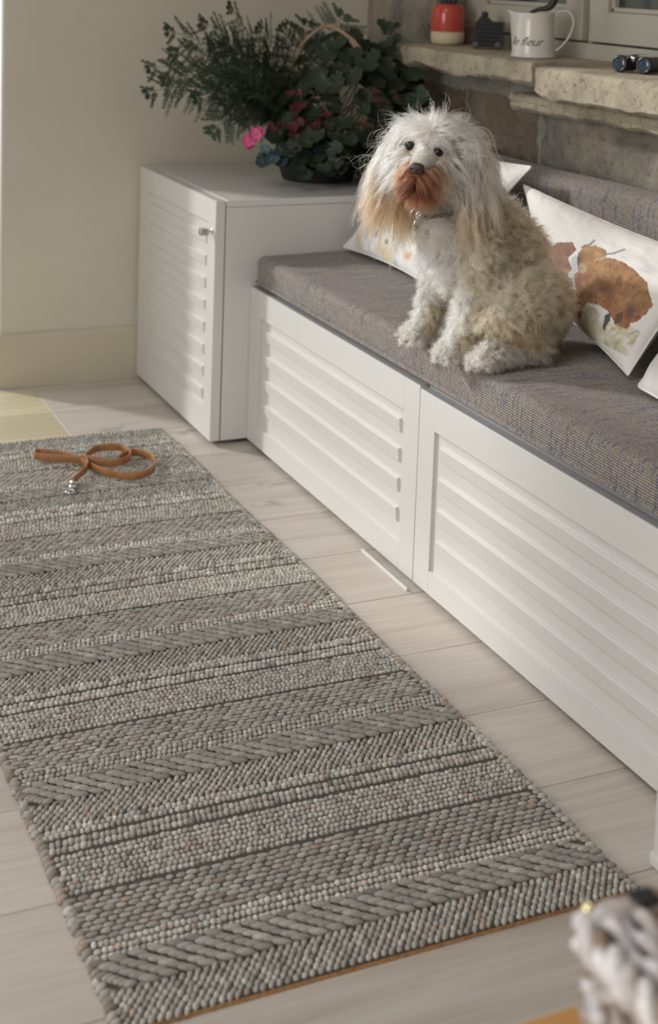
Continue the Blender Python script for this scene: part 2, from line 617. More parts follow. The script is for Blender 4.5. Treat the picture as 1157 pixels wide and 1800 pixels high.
# ---- stone wall with the window opening
WY0, WY1, WZ0, WZ1 = -0.62, 1.165, 1.0, 2.05
wall_right = structure(boxes('wall_right', [((XS + 0.005, WY1, 0), (XS + 0.34, YW + 0.01, ZC)), ((XS + 0.005, YF, 0), (XS + 0.34, WY0, ZC)),
                                            ((XS + 0.005, WY0, 0), (XS + 0.34, WY1, 0.955)), ((XS + 0.005, WY0, WZ1), (XS + 0.34, WY1, ZC))], M_MORTAR, bev=0))


def rough_stone(name, y0, y1, z0, z1, mat, parent, xf=XS - 0.004, depth=0.05, seed=0, nu=13, nv=9, amp=0.007, inset=0.009, x_is=None):
    """A rock-faced block: a pillowed, noisy front plus four sides."""
    V, F = [], []
    for j in range(nv):
        for i in range(nu):
            s, t = i / (nu - 1) * 2 - 1, j / (nv - 1) * 2 - 1
            y = (y0 + y1) / 2 + s * (y1 - y0) / 2
            z = (z0 + z1) / 2 + t * (z1 - z0) / 2
            nv_ = mnoise.noise_vector(Vector((y * 14, z * 14, seed * 3.1)))
            edge = max(abs(s), abs(t))
            x = xf + inset * max(0, edge ** 5) + amp * nv_.x + amp * 0.5 * mnoise.noise(Vector((y * 40, z * 40, seed)))
            V.append((x, y + 0.4 * amp * nv_.y, z + 0.7 * amp * nv_.z))
    for j in range(nv - 1):
        for i in range(nu - 1):
            a = j * nu + i
            F.append([a, a + nu, a + nu + 1, a + 1])
    ring = [i for i in range(nu)] + [j * nu + nu - 1 for j in range(1, nv)] + [(nv - 1) * nu + i for i in range(nu - 2, -1, -1)] + [j * nu for j in range(nv - 2, 0, -1)]
    base = len(V)
    for r in ring:
        V.append((xf + depth, V[r][1], V[r][2]))
    m = len(ring)
    for i in range(m):
        j = (i + 1) % m
        F.append([ring[i], ring[j], base + j, base + i])
    F.append([base + i for i in range(m)][::-1])
    o = mesh_obj(name, V, F, mat, parent, smooth=True)
    o.data.set_sharp_from_angle(angle=math.radians(40))
    return o


# courses below the sill: (z0, z1, [joints in y])
courses = [
    (0.735, 0.905, [1.59, 1.30, 0.965, 0.60, 0.065, -0.33, -0.75, -1.2]),
    (0.55, 0.72, [1.59, 1.2, 0.8, 0.35, -0.1, -0.6, -1.2]),
    (0.915, 0.985, [1.59, 1.44, 1.15]),
    (1.0, 1.15, [1.59, 1.40, 1.17]),
    (1.165, 1.34, [1.59, 1.37, 1.17]),
]
sid = 0
for z0, z1, ys in courses:
    for ya, yb in zip(ys[:-1], ys[1:]):
        sid += 1
        mat = M_STONE_BROWN if (ya > 0.7) else M_STONE_GREY
        if z0 > 0.9:
            mat = M_STONE_GREY
        rough_stone('stone', yb + 0.007, ya - 0.007, z0 + 0.006, z1 - 0.006, mat, wall_right, seed=sid)

# sill: two thick slabs with ragged lower edges and a thinner bed stone under the near one
def sill_slab(name, y0, y1, x0, x1, z0, z1, parent, seed, nu=26, rag=0.012, mat=M_STONE_SILL):
    V, F = [], []
    prof = 8
    for i in range(nu):
        y = y0 + (y1 - y0) * i / (nu - 1)
        lowz = z0 + rag * mnoise.noise(Vector((y * 9, seed, 0.3))) + rag * 0.6 * mnoise.noise(Vector((y * 31, seed, 1.3)))
        pr = [(x1, z1), (x0 + 0.012, z1), (x0 + 0.003, z1 - 0.004), (x0, z1 - 0.016), (x0 + 0.003, (z1 + lowz) / 2), (x0 + 0.002, lowz + 0.010), (x0 + 0.014, lowz), (x1, lowz)]
        for k, (x, z) in enumerate(pr):
            d = 0.005 if 1 < k < 7 else (0.0015 if k == 1 else 0)
            nn = mnoise.noise_vector(Vector((y * 22, z * 30 + k, seed * 7.7)))
            V.append((x + d * nn.x, y, z + d * 0.7 * nn.z))
    for i in range(nu - 1):
        for k in range(prof):
            k2 = (k + 1) % prof
            a, b = i * prof + k, i * prof + k2
            F.append([a, b, b + prof, a + prof])
    F.append(list(range(prof)))
    F.append([(nu - 1) * prof + k for k in range(prof)][::-1])
    o = mesh_obj(name, V, F, mat, parent, smooth=True)
    o.data.set_sharp_from_angle(angle=math.radians(45))
    return o


sill = structure(box('window_sill', (0.56, WY0 + 0.03, 0.958), (0.95, WY1 - 0.02, 0.972), M_MORTAR, bev=0))
sill_slab('sill_slab', 0.434, 1.12, 0.476, 0.74, 0.952, 1.008, sill, 1)
sill_slab('sill_slab', -0.62, 0.428, 0.484, 0.74, 0.925, 0.999, sill, 2, nu=40)
sill_slab('bed_stone', -0.62, 0.62, 0.535, 0.66, 0.880, 0.922, sill, 3, nu=40, rag=0.008)

# window: frame, three casements, and a dark slab added outside to block the sky
window_1 = structure(boxes('window_1', [((0.715, WY0, 1.0), (0.80, WY1, 1.046)), ((0.715, WY0, 1.98), (0.80, WY1, WZ1)), ((0.715, WY1 - 0.03, 1.046), (0.80, WY1, 1.98)),
                                        ((0.715, WY0, 1.046), (0.80, WY0 + 0.03, 1.98)), ((0.728, 0.562, 1.046), (0.80, 0.580, 1.98)), ((0.728, -0.04, 1.046), (0.80, -0.022, 1.98))], M_WINDOW, bev=0.002))
for (a, b) in ((0.584, 1.132), (-0.018, 0.558), (-0.585, -0.044)):
    st, z0, z1 = 0.076, 1.051, 1.975
    s = boxes('sash', [((0.712, a, z0), (0.765, a + st, z1)), ((0.712, b - st, z0), (0.765, b, z1)), ((0.712, a + st, z0), (0.765, b - st, z0 + 0.074)), ((0.712, a + st, z1 - 0.07), (0.765, b - st, z1))],
              M_WINDOW, window_1, bev=0.002)
    g0, g1 = a + st, b - st
    boxes('glazing_bead', [((0.722, g0, z0 + 0.074), (0.738, g0 + 0.012, z1 - 0.07)), ((0.722, g1 - 0.012, z0 + 0.074), (0.738, g1, z1 - 0.07)),
                           ((0.722, g0, z0 + 0.074), (0.738, g1, z0 + 0.086))], M_WINDOW, s, bev=0.003)
    box('pane', (0.744, g0 - 0.005, z0 + 0.07), (0.748, g1 + 0.005, z1 - 0.065), M_GLASS, s, bev=0)
structure(box('sky_blocker', (1.5, -3.5, -0.06), (1.7, 4.5, 3.4), M_SKY_BLOCKER, bev=0))

# ------------------------------------------------------------------ storage benches
ZB, ZT, ZTOP = 0.012, 0.4054, 0.412


def louvre_bar(y0, y1, ztop, h, xf, xb, mat, parent):
    """A bar of the louvred front: rounded top ledge, face that leans back to the panel at its foot."""
    prof = [(xb, ztop), (xf + 0.0022, ztop - 0.0012), (xf + 0.0006, ztop - 0.0022), (xf, ztop - 0.004), (xf + 0.0022, ztop - h + 0.0028), (xf + 0.0058, ztop - h), (xb, ztop - h)]
    bm = bmesh.new()
    A = [bm.verts.new((x, y0, z)) for x, z in prof]
    B = [bm.verts.new((x, y1, z)) for x, z in prof]
    n = len(prof)
    for i in range(n):
        j = (i + 1) % n
        bm.faces.new((A[i], A[j], B[j], B[i]))
    bm.faces.new(A[::-1])
    bm.faces.new(B)
    return bm_obj('slat', bm, mat, parent, smooth=True, sharp=14)


def bench(y0, y1, label, stile_l, stile_r, ZF, dzs):
    """y0 near end, y1 far end. Front plane x = 0."""
    t = thing('storage_bench', label, 'bench', (0.3, (y0 + y1) / 2, 0), 'white storage benches along the wall')
    box('carcass', (0.0192, y0 + 0.001, ZB + 0.003), (0.60, y1 - 0.001, ZT - 0.012), M_WHITE, t, bev=0.001)
    box('plinth', (0.05, y0 + 0.004, 0.0), (0.58, y1 - 0.004, ZB + 0.004), M_DARK, t, bev=0)
    boxes('seat_board', [((0.0195, y0 + 0.0003, ZT - 0.0115), (0.60, y1 - 0.0003, ZTOP)), ((0.0014, y0 + 0.0008, ZF - 0.001), (0.020, y1 - 0.0008, ZF + 0.0016))], M_SEATBOARD_SHADE, t, bev=0.0006)
    zr0, zr1 = 0.062 + dzs, 0.3375 + dzs
    s0, s1 = y0 + stile_r, y1 - stile_l
    fr = boxes('front_frame', [((0, y0 + 0.0006, ZB), (0.0188, s0, ZF)), ((0, s1, ZB), (0.0188, y1 - 0.0006, ZF)), ((0, s0, zr1), (0.0188, s1, ZF)), ((0, s0, ZB), (0.0188, s1, zr0))], M_WHITE, t, bev=0.0009)
    pan = box('back_panel', (0.0068, s0 - 0.002, zr0 - 0.002), (0.016, s1 + 0.002, zr1 + 0.002), M_WHITE, t, bev=0)
    for k in range(4):
        louvre_bar(s0 + 0.020, s1 - 0.020, 0.3155 + dzs - 0.0613 * k, 0.0315, 0.0003, 0.014, M_WHITE, pan)
    return t


bench(0.0236, 0.9336, 'white louvred storage bench against the tall cabinet, under the dog', 0.066, 0.063, 0.4050, 0.001)
bench(-0.885, 0.0220, 'white louvred storage bench at the near end, under the cow cushion', 0.062, 0.070, 0.4005, -0.004)
strip = box('floor_strip', (-0.0215, 0.006, 0.0), (-0.0175, 0.212, 0.007), M_WHITE, bev=0.0008)
tag(strip, 'thin white strip lying on the floorboards below the bench joint', 'strip')
post = thing('white_post', 'white rounded post standing at the near end of the bench', 'post', (-0.08, -0.90, 0))
box('shaft', (-0.105, -0.935, 0.0), (-0.055, -0.885, 0.42), M_WHITE, post, bev=0.006)
box('foot', (-0.108, -0.938, 0.0), (-0.052, -0.882, 0.02), M_WHITE, post, bev=0.005)

# ------------------------------------------------------------------ tall louvred cabinet in the corner
CX, CDX, CZ = -0.0695, -0.0976, 0.6257
CY0, CY1 = 0.9346, 1.578
cab = thing('louvred_cabinet', 'tall white louvred cupboard in the corner carrying the plants', 'cabinet', (0.25, 1.25, 0))
box('carcass', (CX, CY0, ZB), (XS - 0.012, CY1, CZ - 0.019), M_WHITE, cab, bev=0.001)
box('top_board', (CX, CY0 - 0.0005, CZ - 0.018), (XS - 0.012, CY1, CZ), M_WHITE, cab, bev=0.0015)
box('plinth', (CX + 0.03, CY0 + 0.03, 0), (XS - 0.02, CY1 - 0.02, ZB + 0.003), M_DARK, cab, bev=0)
dz0, dz1 = ZB, CZ - 0.002
dy0, dy1 = CY0 + 0.002, CY1 - 0.002
s0, s1, r0, r1 = dy0 + 0.057, dy1 - 0.075, 0.088, 0.562
door = boxes('door', [((CDX, dy0, dz0), (CX - 0.003, s0, dz1)), ((CDX, s1, dz0), (CX - 0.003, dy1, dz1)), ((CDX, s0, r1), (CX - 0.003, s1, dz1)), ((CDX, s0, dz0), (CX - 0.003, s1, r0)),
                      ((CDX + 0.0068, s0 - 0.002, r0 - 0.002), (CX - 0.004, s1 + 0.002, r1 + 0.002))], M_WHITE, cab, bev=0.0009)
for k in range(8):
    louvre_bar(s0 + 0.019, s1 - 0.019, 0.5325 - 0.0575 * k, 0.030, CDX + 0.0003, CDX + 0.014, M_WHITE, door)
ky, kz = 0.957, 0.545
v, f = lathe([(0.0075, 0), (0.0075, 0.002), (0.0045, 0.004), (0.0045, 0.014)], (0, 0, 0), 20)
kn = np.stack([CDX - v[:, 2], ky + v[:, 0], kz + v[:, 1]], 1)
knob = mesh_obj('knob', kn, f, M_CHROME, door, smooth=True)
knob.data.set_sharp_from_angle(angle=math.radians(35))
box('knob_head', (CDX - 0.034, ky - 0.0095, kz - 0.0095), (CDX - 0.013, ky + 0.0095, kz + 0.0095), M_CHROME, knob, bev=0.002)

# ------------------------------------------------------------------ seat and back cushions
def soft_slab(name, lo, hi, r, n_y=60, crown=0.004, mat=M_TWEED, loc=None, wob=0.003):
    """Boxy upholstered cushion: rounded rectangle profile in (x,z) swept along y with soft ends."""
    lo, hi = np.array(lo, float), np.array(hi, float)
    prof = []
    nx = 14
    def arc(cx, cz, a0, a1, k=5):
        for a in np.linspace(a0, a1, k):
            prof.append((cx + r * math.cos(a), cz + r * math.sin(a)))
    arc(lo[0] + r, lo[2] + r, math.pi * 1.5, math.pi)
    arc(lo[0] + r, hi[2] - r, math.pi, math.pi / 2)
    for s in np.linspace(0.06, 0.94, nx):
        x = lo[0] + r + (hi[0] - lo[0] - 2 * r) * s
        prof.append((x, hi[2] + crown * math.sin(math.pi * s)))
    arc(hi[0] - r, hi[2] - r, math.pi / 2, 0)
    arc(hi[0] - r, lo[2] + r, 0, -math.pi / 2)
    prof = np.array(prof)
    c = np.array([(lo[0] + hi[0]) / 2, (lo[2] + hi[2]) / 2])
    V, F = [], []
    ys = np.concatenate([[lo[1], lo[1] + r * 0.1, lo[1] + r * 0.4, lo[1] + r], np.linspace(lo[1] + 2 * r, hi[1] - 2 * r, n_y), [hi[1] - r, hi[1] - r * 0.4, hi[1] - r * 0.1, hi[1]]])
    m = len(prof)
    for y in ys:
        d = min(y - lo[1], hi[1] - y)
        ins = r - math.sqrt(max(0, r * r - max(0, r - d) ** 2)) if d < r else 0
        k0 = (hi[0] - lo[0] - 2 * ins) / (hi[0] - lo[0])
        k1 = (hi[2] - lo[2] - 2 * ins) / (hi[2] - lo[2])
        for x, z in prof:
            px = c[0] + (x - c[0]) * k0
            pz = c[1] + (z - c[1]) * k1
            w = wob * mnoise.noise(Vector((y * 3.1, x * 7, z * 7)))
            top = (z - lo[2]) / (hi[2] - lo[2])
            V.append((px, y, pz + w * max(0, top)))
    for i in range(len(ys) - 1):
        for j in range(m):
            k = (j + 1) % m
            F.append([i * m + j, i * m + k, (i + 1) * m + k, (i + 1) * m + j])
    F.append(list(range(m))[::-1])
    F.append([(len(ys) - 1) * m + j for j in range(m)])
    return mesh_obj(name, V, F, mat, None, smooth=True, loc=loc)


ZSEAT = 0.489
seat = soft_slab('seat_cushion', (0.008, -0.878, ZTOP + 0.001), (0.598, 0.927, ZSEAT - 0.003), 0.017, loc=(0.3, 0, ZTOP))
tag(seat, 'long multicoloured tweed seat cushion on the white benches', 'cushion')


def piping(name, pts, r, parent, mat):
    v, f = tube(pts, r, 8)
    return mesh_obj(name, v, f, mat, parent, smooth=True)


piping('piping', [(0.0105, y, ZTOP + 0.0065) for y in np.linspace(-0.868, 0.92, 60)], 0.0045, seat, M_TWEED)

back = soft_slab('back_cushion', (0.505, -0.872, ZSEAT + 0.004), (0.602, 0.925, 0.757), 0.03, loc=(0.55, 0, ZSEAT))
tag(back, 'long tweed backrest cushion leaning on the stone wall', 'cushion')


# ------------------------------------------------------------------ woven runner
RX0, RX1, RY0, RY1 = -0.868, -0.158, -0.930, 1.093
DOME_SEG = 8


def dome_template(seg=DOME_SEG):
    ang = np.linspace(0, 2 * np.pi, seg, endpoint=False)
    rings = [(1.0, -0.25), (0.98, 0.25), (0.80, 0.62), (0.45, 0.90)]
    V = [np.stack([r * np.cos(ang), r * np.sin(ang), np.full(seg, h)], 1) for r, h in rings]
    V.append(np.array([[0, 0, 1.0]]))
    V = np.concatenate(V)
    F = []
    for i in range(len(rings) - 1):
        for j in range(seg):
            k = (j + 1) % seg
            F.append([i * seg + j, i * seg + k, (i + 1) * seg + k, (i + 1) * seg + j])
    t = len(V) - 1
    for j in range(seg):
        F.append([(len(rings) - 1) * seg + j, (len(rings) - 1) * seg + (j + 1) % seg, t, t])
    return V, np.array(F)


DV, DF = dome_template()


def rug_xy(x, y):
    """Slight skew and waviness of the hand-made runner."""
    f = (y - RY0) / (RY1 - RY0)
    return x - 0.021 * f + 0.0025 * np.sin(y * 9.0) * ((x - RX0) / (RX1 - RX0)), y + 0.006 * np.sin((x - RX0) * 5.0) * 0.5


def domes(name, P, size, rot, col, parent, tilt=None):
    """P (n,3) centres, size (n,3) half axes, rot (n) z rotation -> one mesh of knots."""
    n = len(P)
    V = DV[None] * size[:, None, :]
    if tilt is not None:
        V[:, :, 2] += V[:, :, 0] * tilt[:, None]
    c, s_ = np.cos(rot)[:, None], np.sin(rot)[:, None]
    X = V[:, :, 0] * c - V[:, :, 1] * s_ + P[:, None, 0]
    Y = V[:, :, 0] * s_ + V[:, :, 1] * c + P[:, None, 1]
    Z = V[:, :, 2] + P[:, None, 2]
    X, Y = rug_xy(X, Y)
    V = np.stack([X, Y, Z], 2).reshape(-1, 3)
    m = len(DV)
    F = (DF[None] + (np.arange(n) * m)[:, None, None]).reshape(-1, 4)
    cols = np.repeat(col, m, 0)
    faces = [f[:3] if f[2] == f[3] else f for f in F.tolist()]
    return mesh_obj(name, V, faces, M_YARN, parent, smooth=True, colors=cols, kind='stuff')


def yarn_cols(n, base, var=0.16, warm=0.10):
    b = np.array(base)[None] * (1 + var * RNG.standard_normal((n, 1)))
    w = RNG.random((n, 1)) < warm
    return np.clip(np.where(w, b * np.array([[0.90, 0.77, 0.70]]), b), 0.02, 0.9)


rug = thing('woven_runner', 'long grey woven wool runner rug with banded knots on the oak floor', 'rug', (-0.52, 0.08, 0))
YARN_LIGHT, YARN_MID, YARN_DARK = (0.49, 0.475, 0.435), (0.40, 0.385, 0.35), (0.325, 0.31, 0.28)
M_JUTE = plain('jute_backing', (0.60, 0.36, 0.19), 0.95, noise_amt=0.25, noise_scale=140, bump=0.6, bump_scale=500)
M_WARP = plain('wool_warp', (0.085, 0.075, 0.065), 0.95, noise_amt=0.2, noise_scale=200)
# jute back and the darker warp the knots sit in
nb = 60
bv, bf = [], []
for i in range(nb):
    y = RY0 + 0.003 + (RY1 - RY0 - 0.006) * i / (nb - 1)
    for x, z in ((RX0 + 0.004, 0.0), (RX1 - 0.004, 0.0), (RX1 - 0.004, 0.0065), (RX0 + 0.004, 0.0065)):
        xx, yy = rug_xy(x, y)
        bv.append((xx, yy, z))
for i in range(nb - 1):
    for j in range(4):
        k = (j + 1) % 4
        bf.append([i * 4 + j, (i + 1) * 4 + j, (i + 1) * 4 + k, i * 4 + k])
bf += [[0, 1, 2, 3], [(nb - 1) * 4 + j for j in (3, 2, 1, 0)]]
mesh_obj('jute_backing', bv, bf, M_JUTE, rug)
wv = [(x, y, (z if z == 0 else 0.0082) if z else 0.0063) for x, y, z in bv]
mesh_obj('warp_ground', [(x + (0.002 if q % 4 in (0, 3) else -0.002), y, z) for q, (x, y, z) in enumerate(wv)], bf, M_WARP, rug)
ZK = 0.0080


def row_band(name, y0, y1, rows, pitch, half, h, base, offset=0.5, shear=0.0, rot=0.0, jit=0.05, var=0.16, warm=0.06, sy=0.40):
    P, S, Rr = [], [], []
    ry = (y1 - y0) / rows
    for r in range(rows):
        ph = (shear * r) % pitch if shear else (offset * pitch * (r % 2) if offset else RNG.random() * pitch)
        xs = np.arange(RX0 + 0.010 + ph, RX1 - 0.008, pitch)
        n = len(xs)
        P.append(np.stack([xs + pitch * jit * RNG.standard_normal(n), y0 + (r + 0.5) * ry + ry * 0.45 * jit * RNG.standard_normal(n), np.full(n, ZK) + 0.0004 * RNG.standard_normal(n)], 1))
        S.append(np.stack([half * (1 + 0.12 * RNG.standard_normal(n)), np.full(n, ry * sy) * (1 + 0.05 * RNG.standard_normal(n)), h * (1 + 0.14 * RNG.standard_normal(n))], 1))
        Rr.append(rot + 0.07 * RNG.standard_normal(n))
    P, S, Rr = np.concatenate(P), np.concatenate(S), np.concatenate(Rr)
    return domes(name, P, S, Rr, yarn_cols(len(P), base, var, warm), rug)


# a few braid shapes shared by all the plaits
def braid_mesh(seed, length, width, lumps=5):
    r = np.random.default_rng(seed)
    a = Acc()
    ang = np.linspace(0, 2 * np.pi, 8, endpoint=False)
    for q in range(lumps):
        c = (q + 0.5) / lumps - 0.5
        L = length / lumps * 0.95
        w = width * (1 + 0.10 * r.standard_normal())
        rings = []
        for u, rr in ((-1, 0.15), (-0.72, 0.72), (-0.25, 1.0), (0.25, 1.0), (0.72, 0.72), (1, 0.15)):
            rings.append(np.stack([np.full(8, u * L), rr * w * np.cos(ang), rr * w * 0.85 * np.sin(ang)], 1))
        V = np.concatenate(rings)
        t = 0.36 + 0.06 * r.standard_normal()
        X = V[:, 0] * math.cos(t) - V[:, 1] * math.sin(t)
        Y = V[:, 0] * math.sin(t) + V[:, 1] * math.cos(t)
        V = np.stack([X + c * length, Y, V[:, 2] + 0.0005 * r.standard_normal()], 1)
        F = []
        for i in range(5):
            for j in range(8):
                k = (j + 1) % 8
                F.append([i * 8 + j, i * 8 + k, (i + 1) * 8 + k, (i + 1) * 8 + j])
        a.add(V, F, np.array(YARN_DARK) * (1 + 0.15 * r.standard_normal()))
    me = bpy.data.meshes.new('braid')
    V = np.concatenate(a.v)
    me.from_pydata(V.tolist(), [], a.f)
    at = me.attributes.new('col', 'FLOAT_COLOR', 'POINT')
    cc = np.ones((len(V), 4))
    cc[:, :3] = np.concatenate(a.c)
    at.data.foreach_set('color', cc.ravel().astype(np.float32))
    me.polygons.foreach_set('use_smooth', [True] * len(me.polygons))
    me.materials.append(M_YARN)
    return me


DXB = 0.055
BR_LEN = math.hypot(DXB, 0.056)
BRAIDS = [braid_mesh(s_, BR_LEN * 1.04, 0.0053, 6) for s_ in range(5)]


def braid_band(y0, y1, n_limit):
    band = domes('braided_band', *[np.asarray(q) for q in (
        np.stack([np.arange(RX0 + 0.01, RX1 - 0.008, 0.02), np.full(len(np.arange(RX0 + 0.01, RX1 - 0.008, 0.02)), y0 + 0.003), np.full(len(np.arange(RX0 + 0.01, RX1 - 0.008, 0.02)), ZK - 0.001)], 1),
        np.tile([[0.009, 0.004, 0.003]], (len(np.arange(RX0 + 0.01, RX1 - 0.008, 0.02)), 1)),
        np.zeros(len(np.arange(RX0 + 0.01, RX1 - 0.008, 0.02)))) ], yarn_cols(len(np.arange(RX0 + 0.01, RX1 - 0.008, 0.02)), YARN_DARK), rug)
    base = ORIGIN[band.name]
    xs = np.arange(RX0 - DXB / 2 + 0.012, RX1 + DXB / 2 - 0.006, 0.0245)
    for q, x in enumerate(xs):
        yc = (y0 + y1) / 2
        k = 1.0
        xa, xb = x - DXB / 2, x + DXB / 2
        lo, hi = max(xa, RX0 + 0.006), min(xb, RX1 - 0.006)
        k = (hi - lo) / DXB
        if k < 0.25:
            continue
        xm = (lo + hi) / 2
        ym = yc - (xm - x) / DXB * (y1 - y0)
        X, Y = rug_xy(xm, ym)
        o = bpy.data.objects.new('braid', BRAIDS[q % 5])
        link(o, band)
        o.location = Vector((X, Y, ZK + 0.0036)) - base
        o.rotation_euler = (0, 0, -math.atan2((y1 - y0) * 0.98, DXB))
        o.scale = (k * math.hypot(DXB, y1 - y0) / BR_LEN, 1, 1)


cyc = [-0.930, -0.5275, -0.146, 0.243, 0.632, 1.022]
for c in range(5):
    y = cyc[c]
    sc_ = (cyc[c + 1] - cyc[c]) / 0.393
    hA, hB, hC, hD, hE, hF1, hF2 = [q * sc_ for q in (0.060, 0.055, 0.037, 0.092, 0.088, 0.033, 0.028)]
    row_band('diagonal_knot_band', y + (0.001 if c == 0 else 0), y + hA, 7, 0.0106, 0.0064, 0.0047, YARN_MID, offset=0, shear=0.0072, rot=0.86, sy=0.47)
    y += hA
    braid_band(y + 0.001, y + hB - 0.002, 0)
    y += hB
    row_band('bead_band', y, y + hC, 3, 0.0082, 0.0048, 0.0046, YARN_LIGHT, offset=0, sy=0.37)
    y += hC
    row_band('flat_stitch_band', y, y + hD - 0.003, 9, 0.0165, 0.0092, 0.0036, YARN_MID, var=0.12, warm=0.10, rot=-0.04)
    y += hD
    row_band('bead_band', y + 0.002, y + hE - 0.003, 8, 0.0082, 0.0048, 0.0044, YARN_LIGHT, offset=0, sy=0.37)
    y += hE
    row_band('cord_band', y + 0.003, y + hF1 - 0.004, 2, 0.0086, 0.0052, 0.0060, YARN_LIGHT, var=0.2, offset=0)
    y += hF1
    row_band('cord_band', y + 0.003, y + hF2 - 0.003, 2, 0.0086, 0.0052, 0.0060, YARN_LIGHT, var=0.2, offset=0)
row_band('diagonal_knot_band', 1.024, RY1 - 0.004, 7, 0.0106, 0.0064, 0.0047, YARN_MID, offset=0, shear=0.0072, rot=0.86, sy=0.47)
for xe, sgn in ((RX0 + 0.004, 1), (RX1 - 0.004, -1)):
    ys = np.arange(RY0 + 0.004, RY1 - 0.004, 0.0125)
    n = len(ys)
    P = np.stack([np.full(n, xe) + 0.0012 * RNG.standard_normal(n), ys, np.full(n, 0.0062)], 1)
    S = np.stack([np.full(n, 0.0085), np.full(n, 0.0058), np.full(n, 0.0058) * (1 + 0.1 * RNG.standard_normal(n))], 1)
    domes('bound_edge', P, S, 0.35 * sgn + 0.1 * RNG.standard_normal(n), yarn_cols(n, YARN_MID, 0.18, 0.25), rug)

# ------------------------------------------------------------------ dog lead on the runner
M_LEATHER = plain('tan_leather', (0.36, 0.165, 0.065), 0.5, noise_amt=0.18, noise_scale=60, bump=0.1)
M_LEATHER_EDGE = plain('leather_stitching', (0.62, 0.46, 0.30), 0.6)
lead = thing('dog_lead', 'coiled tan leather dog lead with silver clip lying on the runner', 'dog lead', (-0.42, 0.83, 0.014))
lp = [(-0.4989, 0.7342, 0), (-0.4708, 0.7714, 0.002), (-0.4430, 0.8150, 0.004), (-0.4300, 0.8780, 0.004), (-0.3850, 0.9268, 0.003), (-0.3340, 0.9137, 0.003), (-0.3300, 0.8481, 0.003), (-0.3808, 0.8115, 0.004),
      (-0.4628, 0.8659, 0.004), (-0.5329, 0.9144, 0.002), (-0.5400, 0.9331, 0.002), (-0.5256, 0.9459, 0.002), (-0.4686, 0.8971, 0.002), (-0.4266, 0.7963, 0.0), (-0.3934, 0.7451, 0), (-0.3523, 0.7234, 0), (-0.3017, 0.7542, 0),
      (-0.2809, 0.8301, 0), (-0.3063, 0.8771, 0), (-0.3360, 0.8700, 0), (-0.3600, 0.8464, 0)]
P = smooth_path(lp, 200)
T = np.gradient(P, axis=0)
T[:, 2] = 0
T /= np.linalg.norm(T, axis=1)[:, None]
Nn = np.stack([-T[:, 1], T[:, 0], np.zeros(len(T))], 1)
sv, sf = [], []
zb_, hh, th = 0.0178, 0.0175, 0.0016
for i in range(len(P)):
    for a_, z_ in ((-th, 0.0008), (-th * 0.6, 0), (th * 0.6, 0), (th, 0.0008), (th, hh - 0.0008), (th * 0.6, hh), (-th * 0.6, hh), (-th, hh - 0.0008)):
        q = P[i] + Nn[i] * a_
        sv.append((q[0], q[1], zb_ + P[i][2] + z_))
for i in range(len(P) - 1):
    for j in range(8):
        k = (j + 1) % 8
        sf.append([i * 8 + j, i * 8 + k, (i + 1) * 8 + k, (i + 1) * 8 + j])
sf += [list(range(8))[::-1], [(len(P) - 1) * 8 + j for j in range(8)]]
strap = mesh_obj('strap', sv, sf, M_LEATHER, lead, smooth=True)
strap.data.set_sharp_from_angle(angle=math.radians(40))
keep = boxes('keeper', [((-0.452, 0.842, 0.0172), (-0.400, 0.868, 0.0380))], M_LEATHER, lead, bev=0.003)
keep.data.transform(Matrix.Translation(Vector((-0.426, 0.855, 0)) - Vector((-0.42, 0.83, 0))) @ Matrix.Rotation(math.radians(-35), 4, 'Z') @ Matrix.Scale(0.35, 4, Vector((0, 1, 0))) @ Matrix.Translation(-(Vector((-0.426, 0.855, 0)) - Vector((-0.42, 0.83, 0)))))
for q in (0, 1):
    v, f = lathe([(0.0018, 0), (0.0018, 0.0008), (0.0008, 0.0012)], (0, 0, 0), 10)
    c_ = P[int(len(P) * 0.315) + q * 3]
    n_ = Nn[int(len(P) * 0.315)]
    vv = np.stack([c_[0] + v[:, 0] * T[60][0] - n_[0] * (0.0016 + v[:, 2]), c_[1] + v[:, 0] * T[60][1] - n_[1] * (0.0016 + v[:, 2]), 0.0172 + c_[2] + 0.0088 + v[:, 1]], 1)
    mesh_obj('rivet', vv, f, M_CHROME, lead, smooth=True)
# swivel, snap body and hook
cd_ = np.array([-0.018, -0.045, 0])
cd_ /= np.linalg.norm(cd_)
c0 = np.array([-0.4989, 0.7342, 0.0235])
sw, f = tube([c0 + cd_ * -0.004, c0 + cd_ * 0.004, c0 + cd_ * 0.006, c0 + cd_ * 0.012], [0.006, 0.0065, 0.004, 0.004], 14)
clip = mesh_obj('clip', sw, f, M_CHROME, lead, smooth=True)
v, f = tube([c0 + cd_ * 0.012, c0 + cd_ * 0.014, c0 + cd_ * 0.030 + [0, 0, -0.001], c0 + cd_ * 0.032 + [0, 0, -0.001]], [0.003, 0.0055, 0.005, 0.003], 14)
mesh_obj('snap_body', v, f, M_CHROME, clip, smooth=True)
side = np.array([-cd_[1], cd_[0], 0])
hp = [c0 + cd_ * (0.036 + 0.011 * (1 - math.cos(a_))) + side * (0.009 * math.sin(a_)) + np.array([0, 0, -0.003]) for a_ in np.linspace(-0.3, 5.0, 26)]
v, f = tube(hp, 0.0024, 10)
mesh_obj('snap_hook', v, f, M_CHROME, clip, smooth=True)
v, f = tube([c0 + cd_ * 0.024 + side * 0.004, c0 + cd_ * 0.024 + side * 0.011], [0.0025, 0.003], 10)
mesh_obj('thumb_bolt', v, f, M_CHROME, clip, smooth=True)

